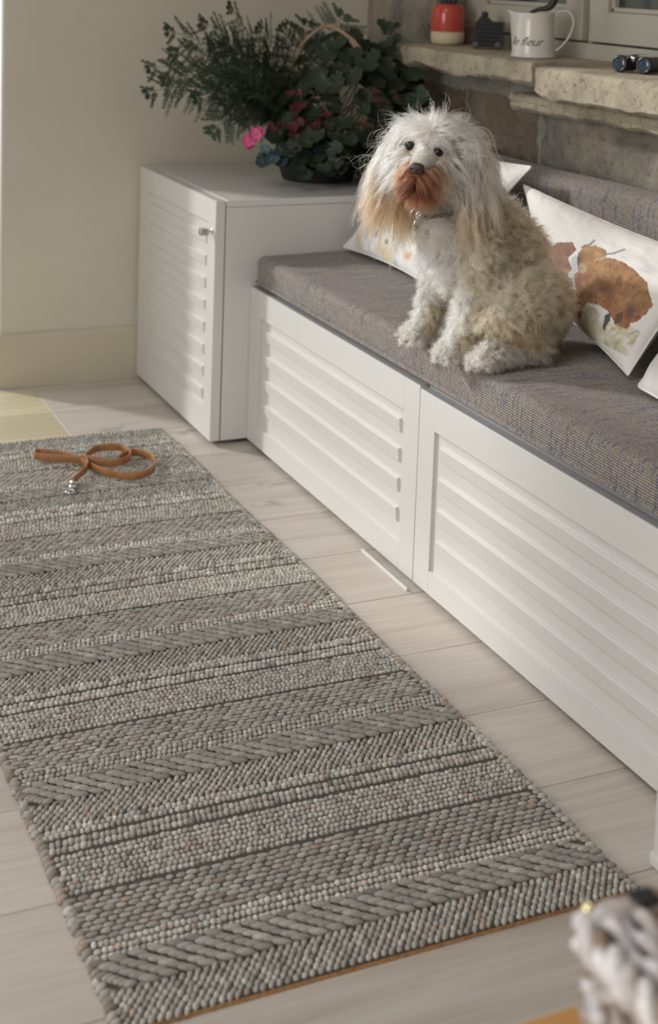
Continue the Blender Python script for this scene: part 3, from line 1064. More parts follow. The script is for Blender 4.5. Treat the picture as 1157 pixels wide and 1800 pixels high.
# ------------------------------------------------------------------ low table and wicker hamper, close to the camera
M_PINE = plain('orange_pine', (0.56, 0.29, 0.10), 0.4, noise_amt=0.15, noise_scale=12)
tab = thing('low_pine_table', 'orange pine low table at the bottom edge under the wicker hamper', 'table', (-0.45, -1.75, 0))
box('table_top', (-0.96, -2.02, 0.375), (0.05, -1.508, 0.400), M_PINE, tab, bev=0.003)
for x in (-0.92, -0.04):
    for y in (-1.98, -1.55):
        box('leg', (x - 0.025, y - 0.025, 0), (x + 0.025, y + 0.025, 0.376), M_PINE, tab, bev=0.003)
boxes('apron', [((-0.93, -1.56, 0.31), (-0.03, -1.54, 0.376)), ((-0.93, -1.99, 0.31), (-0.03, -1.97, 0.376))], M_PINE, tab)
M_WICKER = mat_attr('whitewashed_wicker', 0.7, 130.0, 0.5, 0.30)
bx0, bx1, by0, by1, bz0, bz1 = -0.745, -0.33, -1.915, -1.622, 0.4005, 0.545
ham = thing('wicker_hamper', 'white-washed wicker hamper with a dark strap on the low pine table', 'hamper', (-0.54, -1.77, bz0))
W_A, W_B = np.array((0.66, 0.65, 0.67)), np.array((0.24, 0.17, 0.115))


def wick_col(n):
    t = np.clip(RNG.random((n, 1)) * 1.5 - 0.45, 0, 1)
    return W_A * (1 - t) + W_B * t


def perimeter(s_, off):
    w, d = bx1 - bx0, by1 - by0
    L = 2 * (w + d)
    s_ = np.mod(s_, L)
    out = np.zeros((len(s_), 2))
    nrm = np.zeros((len(s_), 2))
    for i, q in enumerate(s_):
        if q < w:
            out[i], nrm[i] = (bx0 + q, by1), (0, 1)
        elif q < w + d:
            out[i], nrm[i] = (bx1, by1 - (q - w)), (1, 0)
        elif q < 2 * w + d:
            out[i], nrm[i] = (bx1 - (q - w - d), by0), (0, -1)
        else:
            out[i], nrm[i] = (bx0, by0 + (q - 2 * w - d)), (-1, 0)
    return out + nrm * off[:, None]


PITCH = 0.0235
Lp = 2 * (bx1 - bx0 + by1 - by0)
nst = int(round(Lp / PITCH))
PITCH = Lp / nst
acc = Acc()
nrows = 13
for r in range(nrows):
    z = bz0 + 0.012 + (bz1 - bz0 - 0.016) * r / (nrows - 1)
    s_ = np.linspace(0, Lp, nst * 4, endpoint=False)
    off = 0.0048 * np.cos(np.pi * s_ / PITCH + (r % 2) * np.pi)
    xy = perimeter(s_, off)
    P3 = np.concatenate([xy, np.full((len(xy), 1), z) + 0.0012 * RNG.standard_normal((len(xy), 1))], 1)
    v, f = tube(P3, 0.0056 * (1 + 0.08 * RNG.standard_normal()), 6, closed=True)
    cc = np.repeat(np.repeat(wick_col(nst), 4, 0), 6, 0)
    acc.add(v, f, cc)
acc.build('side_weave', M_WICKER, ham, kind='stuff')
acc = Acc()
for q in range(nst):
    xy = perimeter(np.array([(q + 0.0) * PITCH]), np.array([0.0]))[0]
    v, f = tube([(xy[0], xy[1], bz0), (xy[0], xy[1], bz1)], 0.0034, 6)
    acc.add(v, f, W_B * 1.1)
acc.build('stakes', M_WICKER, ham, kind='stuff')
box('lining', (bx0 + 0.008, by0 + 0.008, bz0 + 0.001), (bx1 - 0.008, by1 - 0.008, bz1 - 0.004), plain('hamper_inside', (0.10, 0.075, 0.05), 0.9), ham, bev=0)
# lid: woven strands running away from the camera, roped rim
lid_acc = Acc()
for r, x in enumerate(np.arange(bx0 + 0.012, bx1 - 0.006, 0.0125)):
    ys = np.linspace(by0 + 0.004, by1 - 0.004, 50)
    z = bz1 + 0.013 + 0.0042 * np.cos(np.pi * (ys - by0) / 0.0235 + (r % 2) * np.pi)
    v, f = tube(np.stack([np.full(50, x), ys, z], 1), 0.0058, 6)
    lid_acc.add(v, f, np.repeat(np.repeat(wick_col(10), 5, 0), 6, 0))
lid = lid_acc.build('lid', M_WICKER, ham)
rim = Acc()
for q in range(3):
    s_ = np.linspace(0, Lp, 360, endpoint=False)
    a_ = s_ / 0.05 * 2 * np.pi + q * 2.09
    xy = perimeter(s_, 0.006 + 0.0062 * np.cos(a_))
    P3 = np.concatenate([xy, (bz1 + 0.010 + 0.0062 * np.sin(a_))[:, None]], 1)
    v, f = tube(P3, 0.0068, 6, closed=True)
    rim.add(v, f, np.repeat(np.repeat(np.clip(wick_col(60) * 1.15, 0, 0.75), 6, 0), 6, 0))
rim.build('rim', M_WICKER, lid)
M_BLACKLEATHER = plain('dark_leather', (0.025, 0.025, 0.028), 0.5)
box('strap', (-0.708, by1 - 0.004, bz1 + 0.019), (-0.689, by1 + 0.012, bz1 + 0.0235), M_BLACKLEATHER, ham, bev=0.0015)
v, f = lathe([(0.006, 0), (0.006, 0.002), (0.003, 0.005)], (-0.738 + 0.0, by1 + 0.012, bz1 + 0.018), 14)
mesh_obj('brass_stud', v, f, plain('brass', (0.75, 0.66, 0.40), 0.25, metal=1.0), ham, smooth=True)

# ------------------------------------------------------------------ things on the sill
M_RED = plain('red_glaze', (0.56, 0.085, 0.065), 0.18, noise_amt=0.06, noise_scale=12)
M_CREAM = plain('bare_cream_stoneware', (0.66, 0.56, 0.39), 0.75, noise_amt=0.05)
ZS1, ZS2 = 1.0085, 0.9995
pot = thing('stoneware_pot', 'red and cream glazed stoneware pot at the far end of the sill', 'pot', (0.626, 1.105, ZS1))
px_, py_ = 0.626, 1.105
R_ = 0.046
v, f = lathe([(0.030, 0.0), (0.040, 0.002), (R_ - 0.001, 0.010), (R_, 0.020), (R_, 0.036)], (px_, py_, ZS1), 40)
mesh_obj('foot', v, f, M_CREAM, pot, smooth=True)
v, f = lathe([(R_, 0.036), (R_ + 0.0003, 0.037), (R_ + 0.0005, 0.080), (R_ - 0.001, 0.096), (R_ - 0.006, 0.106), (R_ - 0.011, 0.111), (R_ - 0.014, 0.112), (R_ - 0.016, 0.109), (R_ - 0.017, 0.095), (0.004, 0.094)], (px_, py_, ZS1), 40, cap=False)
mesh_obj('body', v, f, M_RED, pot, smooth=True)
acc = Acc()
for q in range(16):
    a_ = q * 2.4
    r_ = 0.004 + 0.018 * ((q * 0.618) % 1)
    b0 = np.array([px_ + r_ * math.cos(a_), py_ + r_ * math.sin(a_), ZS1 + 0.092])
    v, f = tube([b0, b0 + [0.3 * r_ * math.cos(a_), 0.3 * r_ * math.sin(a_), 0.022], b0 + [0.9 * r_ * math.cos(a_), 0.9 * r_ * math.sin(a_), 0.05]], [0.004, 0.0045, 0.001], 6)
    acc.add(v, f)
tag_s = acc.build('succulent_stems', plain('dark_stems', (0.06, 0.055, 0.05), 0.8), pot)

# dark ribbed ornament
M_IRON = plain('dark_cast_iron', (0.028, 0.027, 0.032), 0.55, noise_amt=0.2, bump=0.2)
ox, oy = 0.648, 0.925
orn = thing('iron_ornament', 'dark ribbed iron ornament between the red pot and the white jug', 'ornament', (ox, oy, ZS1))
ca, sa = math.cos(math.radians(-24)), math.sin(math.radians(-24))


def rotz(v, c0_):
    v = np.asarray(v, float)
    return np.stack([c0_[0] + v[:, 0] * ca - v[:, 1] * sa, c0_[1] + v[:, 0] * sa + v[:, 1] * ca, c0_[2] + v[:, 2]], 1)


def hull_box(w0, d0, z0, w1, d1, z1, sk=0.0):
    v = [(-w0, -d0, z0), (w0, -d0, z0), (w0, d0, z0), (-w0, d0, z0), (-w1 + sk, -d1, z1), (w1 + sk, -d1, z1), (w1 + sk, d1, z1), (-w1 + sk, d1, z1)]
    f = [[3, 2, 1, 0], [4, 5, 6, 7], [0, 1, 5, 4], [1, 2, 6, 5], [2, 3, 7, 6], [3, 0, 4, 7]]
    return v, f


v, f = hull_box(0.038, 0.024, 0.006, 0.034, 0.018, 0.072, 0.004)
mesh_obj('body', rotz(v, (ox, oy, ZS1)), f, M_IRON, orn)
for q in range(6):
    z_ = 0.012 + q * 0.0105
    v, f = hull_box(0.0415 - 0.0006 * q, 0.0275 - q * 0.001, z_, 0.0405 - 0.0006 * q, 0.0265 - q * 0.001, z_ + 0.0055, 0.0004)
    mesh_obj('rib', rotz(np.array(v) + [0.0007 * q, 0, 0], (ox, oy, ZS1)), f, M_IRON, orn)
v, f = hull_box(0.020, 0.014, 0.071, 0.010, 0.010, 0.084, -0.004)
mesh_obj('cap', rotz(np.array(v) + [-0.008, 0, 0], (ox, oy, ZS1)), f, M_IRON, orn)
v, f = lathe([(0.004, 0.082), (0.009, 0.086), (0.009, 0.094), (0.005, 0.098)], (0, 0, 0), 16)
mesh_obj('knob', rotz(v + [-0.010, 0, 0], (ox, oy, ZS1)), f, M_IRON, orn, smooth=True)
for q, dx in enumerate((-0.033, 0.026)):
    v, f = lathe([(0.004, -0.005), (0.010, -0.004), (0.010, 0.004), (0.004, 0.005)], (0, 0, 0), 20)
    v = np.stack([v[:, 0] + dx, v[:, 2] - 0.027, v[:, 1] + 0.0105], 1)
    mesh_obj('foot', rotz(v, (ox, oy, ZS1)), f, plain('worn_iron', (0.10, 0.10, 0.11), 0.4), orn, smooth=True)
v, f = tube(rotz([(-0.036, 0, 0.058), (-0.060, 0, 0.060)], (ox, oy, ZS1)), 0.0025, 8)
mesh_obj('spindle', v, f, plain('brown_wood_peg', (0.10, 0.05, 0.03), 0.6), orn)

# enamel jug
M_ENAMEL = plain('cream_enamel', (0.70, 0.69, 0.64), 0.22, noise_amt=0.02)
M_INK = plain('grey_script_ink', (0.06, 0.06, 0.07), 0.6)
jx, jy = 0.578, 0.590
jug = thing('enamel_jug', 'white enamel jug with grey script lettering on the stone sill', 'jug', (jx, jy, ZS1))
prof = [(0.050, 0.0), (0.0535, 0.001), (0.0545, 0.004), (0.0525, 0.007), (0.0515, 0.012), (0.0495, 0.05), (0.0475, 0.085), (0.0470, 0.102), (0.0485, 0.106), (0.0478, 0.108), (0.0462, 0.106), (0.0455, 0.10), (0.050, 0.010), (0.002, 0.008)]
v, f = lathe(prof, (0, 0, 0), 64, cap=False)
# spout pulled out towards the far end of the sill
ang_s = math.radians(141)
th_ = np.arctan2(v[:, 1], v[:, 0])
dth = np.abs((th_ - ang_s + np.pi) % (2 * np.pi) - np.pi)
w = np.clip(1 - dth / 0.55, 0, 1) ** 1.5 * np.clip((v[:, 2] - 0.068) / 0.04, 0, 1) ** 1.3
v[:, 0] += 0.021 * w * math.cos(ang_s)
v[:, 1] += 0.021 * w * math.sin(ang_s)
v[:, 2] += 0.006 * w
mesh_obj('body', v + [jx, jy, ZS1], f, M_ENAMEL, jug, smooth=True)
ah = ang_s + math.pi
hd = np.array([math.cos(ah), math.sin(ah), 0])
hpts = smooth_path([hd * 0.0455 + [0, 0, 0.092], hd * 0.058 + [0, 0, 0.112], hd * 0.082 + [0, 0, 0.112], hd * 0.094 + [0, 0, 0.088], hd * 0.084 + [0, 0, 0.052], hd * 0.066 + [0, 0, 0.028], hd * 0.053 + [0, 0, 0.018]], 40)
hs = np.array([-hd[1], hd[0], 0])
hv, hf = [], []
tt = np.gradient(hpts, axis=0)
tt /= np.linalg.norm(tt, axis=1)[:, None]
nn_ = np.cross(tt, hs)
for i in range(len(hpts)):
    for a_ in np.linspace(0, 2 * np.pi, 10, endpoint=False):
        hv.append(hpts[i] + hs * 0.0085 * math.cos(a_) + nn_[i] * 0.0028 * math.sin(a_) + np.array([jx, jy, ZS1]))
for i in range(len(hpts) - 1):
    for j in range(10):
        k = (j + 1) % 10
        hf.append([i * 10 + j, i * 10 + k, (i + 1) * 10 + k, (i + 1) * 10 + j])
hf += [list(range(10))[::-1], [(len(hpts) - 1) * 10 + j for j in range(10)]]
mesh_obj('handle', hv, hf, M_ENAMEL, jug, smooth=True)
# script wrapped round the jug
fc = bpy.data.curves.new('lettering', 'FONT')
fc.body = 'lle fleur'
fc.size = 0.032
fc.shear = 0.45
fc.space_character = 0.95
fc.extrude = 0.0
fc.resolution_u = 3
to = bpy.data.objects.new('lettering_source', fc)
COL.objects.link(to)
bpy.context.view_layer.update()
dgx = bpy.context.evaluated_depsgraph_get()
tm = bpy.data.meshes.new_from_object(to.evaluated_get(dgx))
COL.objects.unlink(to)
bpy.data.objects.remove(to)
bmx = bmesh.new()
bmx.from_mesh(tm)
bmesh.ops.triangulate(bmx, faces=bmx.faces)
bmesh.ops.subdivide_edges(bmx, edges=[e for e in bmx.edges if e.calc_length() > 0.004], cuts=2)
xw = max(v_.co.x for v_ in bmx.verts)
a_mid = math.radians(-145)
for v_ in bmx.verts:
    a_ = a_mid + (v_.co.x - xw / 2) / 0.0515
    z_ = 0.030 + v_.co.y * 0.92
    r_ = 0.0515 - (z_ - 0.012) * 0.0555 + 0.0004
    v_.co = Vector((jx + r_ * math.cos(a_), jy + r_ * math.sin(a_), ZS1 + z_))
bm_obj('lettering', bmx, M_INK, jug)
# dark bent tool standing in the jug
M_BLACKP = plain('black_rubber', (0.022, 0.020, 0.020), 0.5)
tp = smooth_path([(jx - 0.006, jy - 0.004, ZS1 + 0.010), (jx - 0.012, jy + 0.004, ZS1 + 0.095), (jx + 0.000, jy - 0.006, ZS1 + 0.114), (jx + 0.022, jy - 0.026, ZS1 + 0.122), (jx + 0.032, jy - 0.036, ZS1 + 0.146), (jx + 0.040, jy - 0.044, ZS1 + 0.205)], 36)
v, f = tube(tp, np.interp(np.linspace(0, 1, len(tp)), [0, 0.45, 0.6, 0.8, 1], [0.004, 0.005, 0.0085, 0.0095, 0.007]), 12)
tool = mesh_obj('bent_handle_tool', v, f, M_BLACKP, None, smooth=True, loc=(jx, jy, ZS1 + 0.01))
tag(tool, 'black bent-handled tool standing in the white enamel jug', 'tool')

# binoculars
M_DARKRING = plain('dark_lens_ring', (0.10, 0.10, 0.11), 0.3, metal=0.6)
M_BINO = plain('black_leatherette', (0.018, 0.018, 0.020), 0.5, bump=0.3, bump_scale=900)
M_LENS = plain('coated_lens', (0.03, 0.06, 0.10), 0.04, noise_amt=0.0, spec=1.0)
bax = np.array([0.92, 0.38, 0]) / math.hypot(0.92, 0.38)
bsd = np.array([bax[1], -bax[0], 0])
zl = ZS2 + 0.0192
b1 = np.array([0.584, 0.246, zl])
bino = thing('binoculars', 'small black folding binoculars with chrome trim at the near end of the sill', 'binoculars', (0.62, 0.20, ZS2))
for q in range(2):
    o_ = b1 + bsd * 0.061 * q

    def along(profile, seg=28, cap=False):
        v, f = lathe(profile, (0, 0, 0), seg, cap=cap)
        return o_ + v[:, 2:3] * bax + v[:, 0:1] * bsd + v[:, 1:2] * np.array([[0, 0, 1.0]]), f
    v, f = along([(0.0165, 0.001), (0.0175, -0.001), (0.0188, 0.0), (0.0192, 0.003), (0.0185, 0.012), (0.0175, 0.020), (0.0175, 0.052), (0.014, 0.060), (0.012, 0.078), (0.011, 0.080)], cap=True)
    bar = mesh_obj('barrel', v, f, M_BINO, bino, smooth=True)
    bar.data.set_sharp_from_angle(angle=math.radians(45))
    v, f = along([(0.0001, 0.0006), (0.006, 0.0000), (0.0120, -0.0004), (0.0135, 0.0012)])
    mesh_obj('lens', v, f, M_LENS, bar, smooth=True)
    v, f = along([(0.0135, 0.0015), (0.0135, -0.0015), (0.0168, -0.0020), (0.0172, 0.001)])
    mesh_obj('lens_ring', v, f, M_DARKRING, bar, smooth=True)
mid = b1 + bsd * 0.0305
for q, sgn in enumerate((-1, 1)):
    pl_ = [mid + bax * t_ + bsd * sgn * w_ + np.array([0, 0, h_]) for t_, w_, h_ in ((0.012, 0.026, 0.0155), (0.012, 0.006, 0.0215), (0.05, 0.006, 0.0215), (0.05, 0.026, 0.0155))]
    low = [p_ - np.array([0, 0, 0.006]) for p_ in pl_]
    mesh_obj('cover_plate', pl_ + low, [[0, 1, 2, 3], [7, 6, 5, 4], [0, 4, 5, 1], [1, 5, 6, 2], [2, 6, 7, 3], [3, 7, 4, 0]], M_CHROME, bino)
v, f = tube([mid + bax * 0.006 + [0, 0, 0.013], mid + bax * 0.058 + [0, 0, 0.013]], 0.0085, 20)
mesh_obj('hinge', v, f, M_BINO, bino, smooth=True).data.set_sharp_from_angle(angle=math.radians(45))
v, f = tube([mid + bax * 0.003 + [0, 0, 0.013], mid + bax * 0.0065 + [0, 0, 0.013]], [0.006, 0.0065], 20)
mesh_obj('hinge_cap', v, f, M_CHROME, bino, smooth=True)

# ------------------------------------------------------------------ cushions with watercolour prints
def fbm(x, y, seed, oct_=4):
    """Cheap value noise on arrays."""
    r = np.random.default_rng(seed)
    tbl = r.random((64, 64))
    out, amp, tot = 0, 1.0, 0
    for o in range(oct_):
        X, Y = x * 2 ** o, y * 2 ** o
        xi, yi = np.floor(X).astype(int), np.floor(Y).astype(int)
        fx, fy = X - xi, Y - yi
        fx, fy = fx * fx * (3 - 2 * fx), fy * fy * (3 - 2 * fy)
        g = lambda a_, b_: tbl[a_ % 64, b_ % 64]
        out = out + amp * ((g(xi, yi) * (1 - fx) + g(xi + 1, yi) * fx) * (1 - fy) + (g(xi, yi + 1) * (1 - fx) + g(xi + 1, yi + 1) * fx) * fy)
        tot += amp
        amp *= 0.5
    return out / tot


def in_poly(x, y, poly):
    inside = np.zeros(x.shape, bool)
    n = len(poly)
    for i in range(n):
        x1, y1 = poly[i]
        x2, y2 = poly[(i + 1) % n]
        c_ = ((y1 > y) != (y2 > y)) & (x < (x2 - x1) * (y - y1) / (y2 - y1 + 1e-12) + x1)
        inside ^= c_
    return inside


def blend(C, mask, col):
    m = mask[..., None]
    return C * (1 - m) + np.asarray(col) * m


def ell(s_, t_, c, r):
    return np.clip(1.35 - np.sqrt(((s_ - c[0]) / r[0]) ** 2 + ((t_ - c[1]) / r[1]) ** 2), 0, 1)


def cow_print(s_, t_):
    C = np.ones(s_.shape + (3,)) * np.array((0.80, 0.785, 0.765))
    n1, n2, n3 = fbm(s_ * 14, t_ * 14, 1), fbm(s_ * 75, t_ * 22, 2, 5), fbm(s_ * 60, t_ * 60, 3)
    ws, wt = s_ + 0.022 * (n1 - 0.5) + 0.01 * (n3 - 0.5), t_ + 0.03 * (n1 - 0.5) + 0.012 * (n3 - 0.5)
    # soft olive grass
    g = ((t_ > 0.80 - 0.20 * (s_ - 0.5)) & (t_ < 1.02 - 0.28 * (s_ - 0.55)) & (s_ > 0.40) & (s_ < 0.97)).astype(float)
    C = blend(C, g * np.clip((fbm(s_ * 9, t_ * 16, 14) - 0.30) * 2.2, 0, 0.75), (0.50, 0.47, 0.33))
    C = blend(C, g * np.clip((fbm(s_ * 50 + t_ * 20, t_ * 16, 15) - 0.50) * 3.2, 0, 0.75), (0.34, 0.32, 0.15))
    C = blend(C, g * np.clip((n3 - 0.55) * 4, 0, 0.6), (0.52, 0.50, 0.22))
    left = [(0.27, 0.50), (0.435, 0.365), (0.475, 0.415), (0.445, 0.525), (0.48, 0.59), (0.455, 0.72), (0.445, 0.80), (0.40, 0.90), (0.29, 0.90), (0.22, 0.665)]
    m = in_poly(ws, wt, left).astype(float)
    C = blend(C, m * 0.93, (0.25, 0.11, 0.055))
    C = blend(C, m * np.clip((n2 - 0.5) * 3, 0, 0.8), (0.16, 0.07, 0.045))
    C = blend(C, m * np.clip((n1 - 0.55) * 3, 0, 0.7), (0.52, 0.30, 0.13))
    blue = [(0.490, 0.45), (0.520, 0.52), (0.515, 0.70), (0.515, 0.875), (0.485, 0.96), (0.455, 0.815), (0.478, 0.62), (0.465, 0.515)]
    C = blend(C, in_poly(ws, wt, blue) * 0.85, (0.46, 0.53, 0.55))
    head = [(0.498, 0.435), (0.52, 0.35), (0.565, 0.31), (0.635, 0.30), (0.65, 0.355), (0.60, 0.44), (0.60, 0.515), (0.53, 0.60), (0.505, 0.51)]
    body = [(0.505, 0.62), (0.58, 0.47), (0.66, 0.35), (0.74, 0.32), (0.80, 0.335), (0.87, 0.365), (0.955, 0.50), (0.93, 0.635), (0.905, 0.74), (0.85, 0.775), (0.785, 0.72), (0.76, 0.715), (0.70, 0.735), (0.635, 0.765), (0.605, 0.83), (0.575, 0.92), (0.545, 0.94), (0.535, 0.81)]
    mb = in_poly(ws, wt, body).astype(float)
    C = blend(C, mb * 0.95, (0.33, 0.135, 0.055))
    C = blend(C, mb * np.clip(1.15 - np.abs(wt - 0.42 - 0.2 * (ws - 0.7)) / 0.16, 0, 1) * 0.7, (0.38, 0.23, 0.10))
    C = blend(C, mb * np.clip((n2 - 0.48) * 3.2, 0, 0.65), (0.22, 0.085, 0.04))
    C = blend(C, mb * np.clip((n1 - 0.52) * 3.4, 0, 0.6), (0.46, 0.27, 0.12))
    C = blend(C, mb * np.clip((fbm(s_ * 120, t_ * 40, 12) - 0.55) * 3, 0, 0.5), (0.14, 0.06, 0.035))
    C = blend(C, mb * ell(ws, wt, (0.735, 0.58), (0.055, 0.06)) * 0.8, (0.13, 0.065, 0.045))
    C = blend(C, mb * ell(ws, wt, (0.545, 0.66), (0.035, 0.07)) * 0.8, (0.20, 0.075, 0.05))
    C = blend(C, ell(ws, wt, (0.885, 0.62), (0.025, 0.055)) * mb * 0.8, (0.10, 0.07, 0.055))
    mh = in_poly(ws, wt, head).astype(float)
    C = blend(C, mh * 0.95, (0.34, 0.17, 0.075))
    C = blend(C, mh * np.clip((n1 - 0.5) * 4, 0, 0.8), (0.56, 0.36, 0.16))
    C = blend(C, mh * ell(ws, wt, (0.515, 0.50), (0.02, 0.07)) * 0.8, (0.10, 0.055, 0.04))
    C = blend(C, ell(ws, wt, (0.55, 0.535), (0.028, 0.042)) * 0.95, (0.52, 0.44, 0.31))
    C = blend(C, ell(ws, wt, (0.545, 0.54), (0.008, 0.012)) * 0.9, (0.20, 0.17, 0.13))
    for lg, col in (([(0.775, 0.76), (0.80, 0.72), (0.815, 0.775), (0.79, 0.855), (0.77, 0.85)], (0.055, 0.05, 0.05)), ([(0.83, 0.70), (0.86, 0.65), (0.87, 0.725), (0.845, 0.785)], (0.12, 0.08, 0.05))):
        C = blend(C, in_poly(ws, wt, lg) * 0.95, col)
    for a_, b_ in (((0.505, 0.378), (0.54, 0.318)), ((0.54, 0.318), (0.552, 0.265)), ((0.64, 0.335), (0.675, 0.292)), ((0.675, 0.292), (0.702, 0.222))):
        a_, b_ = np.array(a_), np.array(b_)
        d_ = b_ - a_
        q = np.clip(((s_ - a_[0]) * d_[0] + (t_ - a_[1]) * d_[1]) / (d_ @ d_), 0, 1)
        dist = np.hypot(s_ - a_[0] - q * d_[0], (t_ - a_[1] - q * d_[1]) * 0.6)
        C = blend(C, np.clip(1.6 - dist / 0.0045, 0, 1) * 0.9, (0.17, 0.16, 0.18))
    C = blend(C, ell(s_, t_, (0.80, 0.30), (0.12, 0.07)) * np.clip((n1 - 0.45) * 2, 0, 0.5), (0.42, 0.46, 0.47))
    return C


def lamb_print(s_, t_):
    C = np.ones(s_.shape + (3,)) * np.array((0.80, 0.80, 0.79))
    n1, n3 = fbm(s_ * 12, t_ * 12, 5), fbm(s_ * 40, t_ * 40, 6)
    ws, wt = s_ + 0.05 * (n1 - 0.5) + 0.02 * (n3 - 0.5), t_ + 0.05 * (n1 - 0.5) + 0.02 * (n3 - 0.5)
    for c, r, col, a_ in [((0.07, 0.77), (0.075, 0.035), (0.72, 0.42, 0.16), 0.8), ((0.145, 0.87), (0.035, 0.07), (0.72, 0.42, 0.12), 0.85), ((0.19, 0.95), (0.05, 0.05), (0.55, 0.45, 0.25), 0.6),
                          ((0.24, 0.85), (0.05, 0.05), (0.50, 0.47, 0.60), 0.55), ((0.33, 0.80), (0.05, 0.05), (0.48, 0.47, 0.55), 0.5), ((0.32, 0.94), (0.04, 0.04), (0.50, 0.47, 0.60), 0.6),
                          ((0.43, 0.82), (0.12, 0.10), (0.80, 0.77, 0.68), 0.9), ((0.50, 0.935), (0.09, 0.05), (0.66, 0.52, 0.33), 0.85), ((0.57, 0.96), (0.05, 0.04), (0.72, 0.62, 0.30), 0.8),
                          ((0.375, 0.85), (0.018, 0.035), (0.16, 0.15, 0.18), 0.9), ((0.515, 0.87), (0.025, 0.018), (0.16, 0.15, 0.18), 0.9), ((0.77, 0.905), (0.045, 0.035), (0.70, 0.32, 0.12), 0.9),
                          ((0.64, 0.98), (0.04, 0.02), (0.40, 0.40, 0.52), 0.6), ((0.45, 0.70), (0.10, 0.02), (0.45, 0.43, 0.58), 0.6), ((0.72, 0.78), (0.10, 0.05), (0.70, 0.50, 0.25), 0.5)]:
        C = blend(C, np.clip(ell(ws, wt, c, r), 0, 1) * a_, col)
    C = C * (0.94 + 0.12 * n3[..., None])
    return np.clip(C, 0, 0.85)


def pillow(name, label, corners, thick, paint, back_col, ns=150, nt_=110, pull=0.06, seed=0, group=None, front_only_flip=1, sag=0.0, power=0.55):
    TL, TR, BR, BL = [np.array(c, float) for c in corners]
    s1, t1 = np.linspace(0, 1, ns), np.linspace(0, 1, nt_)
    S_, T_ = np.meshgrid(s1, t1)
    # edges drawn in between the corners
    bs, bt = 4 * S_ * (1 - S_), 4 * T_ * (1 - T_)
    s2 = S_ + pull * bt * (0.5 - S_) * (np.abs(2 * S_ - 1) ** 2)
    t2 = T_ + pull * bs * (0.5 - T_) * (np.abs(2 * T_ - 1) ** 2)
    s3, t3 = s2[..., None], t2[..., None]
    B = (1 - s3) * (1 - t3) * TL + s3 * (1 - t3) * TR + s3 * t3 * BR + (1 - s3) * t3 * BL
    nrm = np.cross(TR - TL + BR - BL, BL - TL + BR - TR)
    nrm /= np.linalg.norm(nrm)
    nrm = -nrm * front_only_flip
    w = (bs * bt) ** power
    edge = np.exp(-np.minimum(np.minimum(S_, 1 - S_), np.minimum(T_, 1 - T_)) / 0.10)
    wr = (fbm(S_ * 5 + 10, T_ * 5, 20 + seed) - 0.5) * 0.012 * np.sqrt(w) + (fbm(S_ * 22, T_ * 6, 30 + seed, 2) - 0.5) * 0.014 * edge * np.sqrt(w)
    front = B + nrm * ((w * thick * 0.5 + wr)[..., None])
    backs = B - nrm * ((w * thick * 0.5)[..., None])
    V = np.concatenate([front.reshape(-1, 3), backs.reshape(-1, 3)])
    idx = np.arange(ns * nt_).reshape(nt_, ns)
    q = np.stack([idx[:-1, :-1], idx[1:, :-1], idx[1:, 1:], idx[:-1, 1:]], -1).reshape(-1, 4)
    q2 = q[:, ::-1] + ns * nt_
    F = np.concatenate([q, q2])
    cf = paint(S_, T_) if callable(paint) else np.ones(S_.shape + (3,)) * np.array(paint)
    cols = np.concatenate([cf.reshape(-1, 3), np.tile(np.array(back_col), (ns * nt_, 1))])
    c0_ = (TL + TR + BR + BL) / 4
    root = thing(name, label, 'cushion', (c0_[0], c0_[1], min(BL[2], BR[2])), group)
    ob = mesh_obj('cover', V, F, M_PRINT, root, smooth=True, colors=cols)
    ring = np.concatenate([B[0, :], B[1:, -1], B[-1, -2::-1], B[-2:0:-1, 0]])
    v, f = tube(ring[::2], 0.0022, 6, closed=True)
    mesh_obj('seam', v, f, M_PRINT, root, smooth=True, colors=np.tile(np.array(back_col), (len(v), 1)))
    return root


pillow('scatter_cushion', 'white cushion printed with pastel animals behind the dog, against the cabinet', [(0.44, 0.835, 0.775), (0.447, 0.365, 0.776), (0.235, 0.45, 0.500), (0.235, 0.897, 0.500)], 0.11, lamb_print, (0.78, 0.77, 0.74), seed=1)
pillow('scatter_cushion', 'white cushion printed with two brown highland cows, to the right of the dog', [(0.447, 0.395, 0.73), (0.43, -0.30, 0.69), (0.235, -0.317, 0.500), (0.35, 0.15, 0.53)], 0.115, cow_print, (0.78, 0.77, 0.74), ns=220, nt_=150, seed=2)
pillow('scatter_cushion', 'dark navy cushion behind the cow cushion at the right edge', [(0.455, -0.32, 0.80), (0.455, -0.78, 0.80), (0.34, -0.80, 0.500), (0.34, -0.30, 0.500)], 0.10, (0.035, 0.04, 0.055), (0.035, 0.04, 0.055), ns=60, nt_=50, seed=3)
pillow('scatter_cushion', 'plain pale cushion lying in front of the navy one, at the right edge', [(0.30, -0.40, 0.66), (0.36, -0.78, 0.66), (0.12, -0.80, 0.500), (0.205, -0.385, 0.502)], 0.10, (0.66, 0.64, 0.64), (0.66, 0.64, 0.64), ns=60, nt_=50, seed=4)

# ------------------------------------------------------------------ the dog
S_ = np.array([-0.018, -0.030, 0.862])      # skull centre
NOSE = np.array([-0.111, -0.130, 0.854])
FD = (NOSE - S_) / np.linalg.norm(NOSE - S_)            # where the face points
LT = np.array([-FD[1], FD[0], 0.0])
LT /= np.linalg.norm(LT)                                # towards the dog's left ear (image right)
LT = -LT if LT[0] < 0 else LT
LT = LT + np.array([0, 0, -0.10])                       # slight tilt of the head
LT /= np.linalg.norm(LT)
HU = np.cross(LT, -FD)
HU = HU if HU[2] > 0 else -HU
EYES = [np.array([-0.0800, -0.0450, 0.8845]), np.array([-0.0475, -0.0930, 0.8780])]


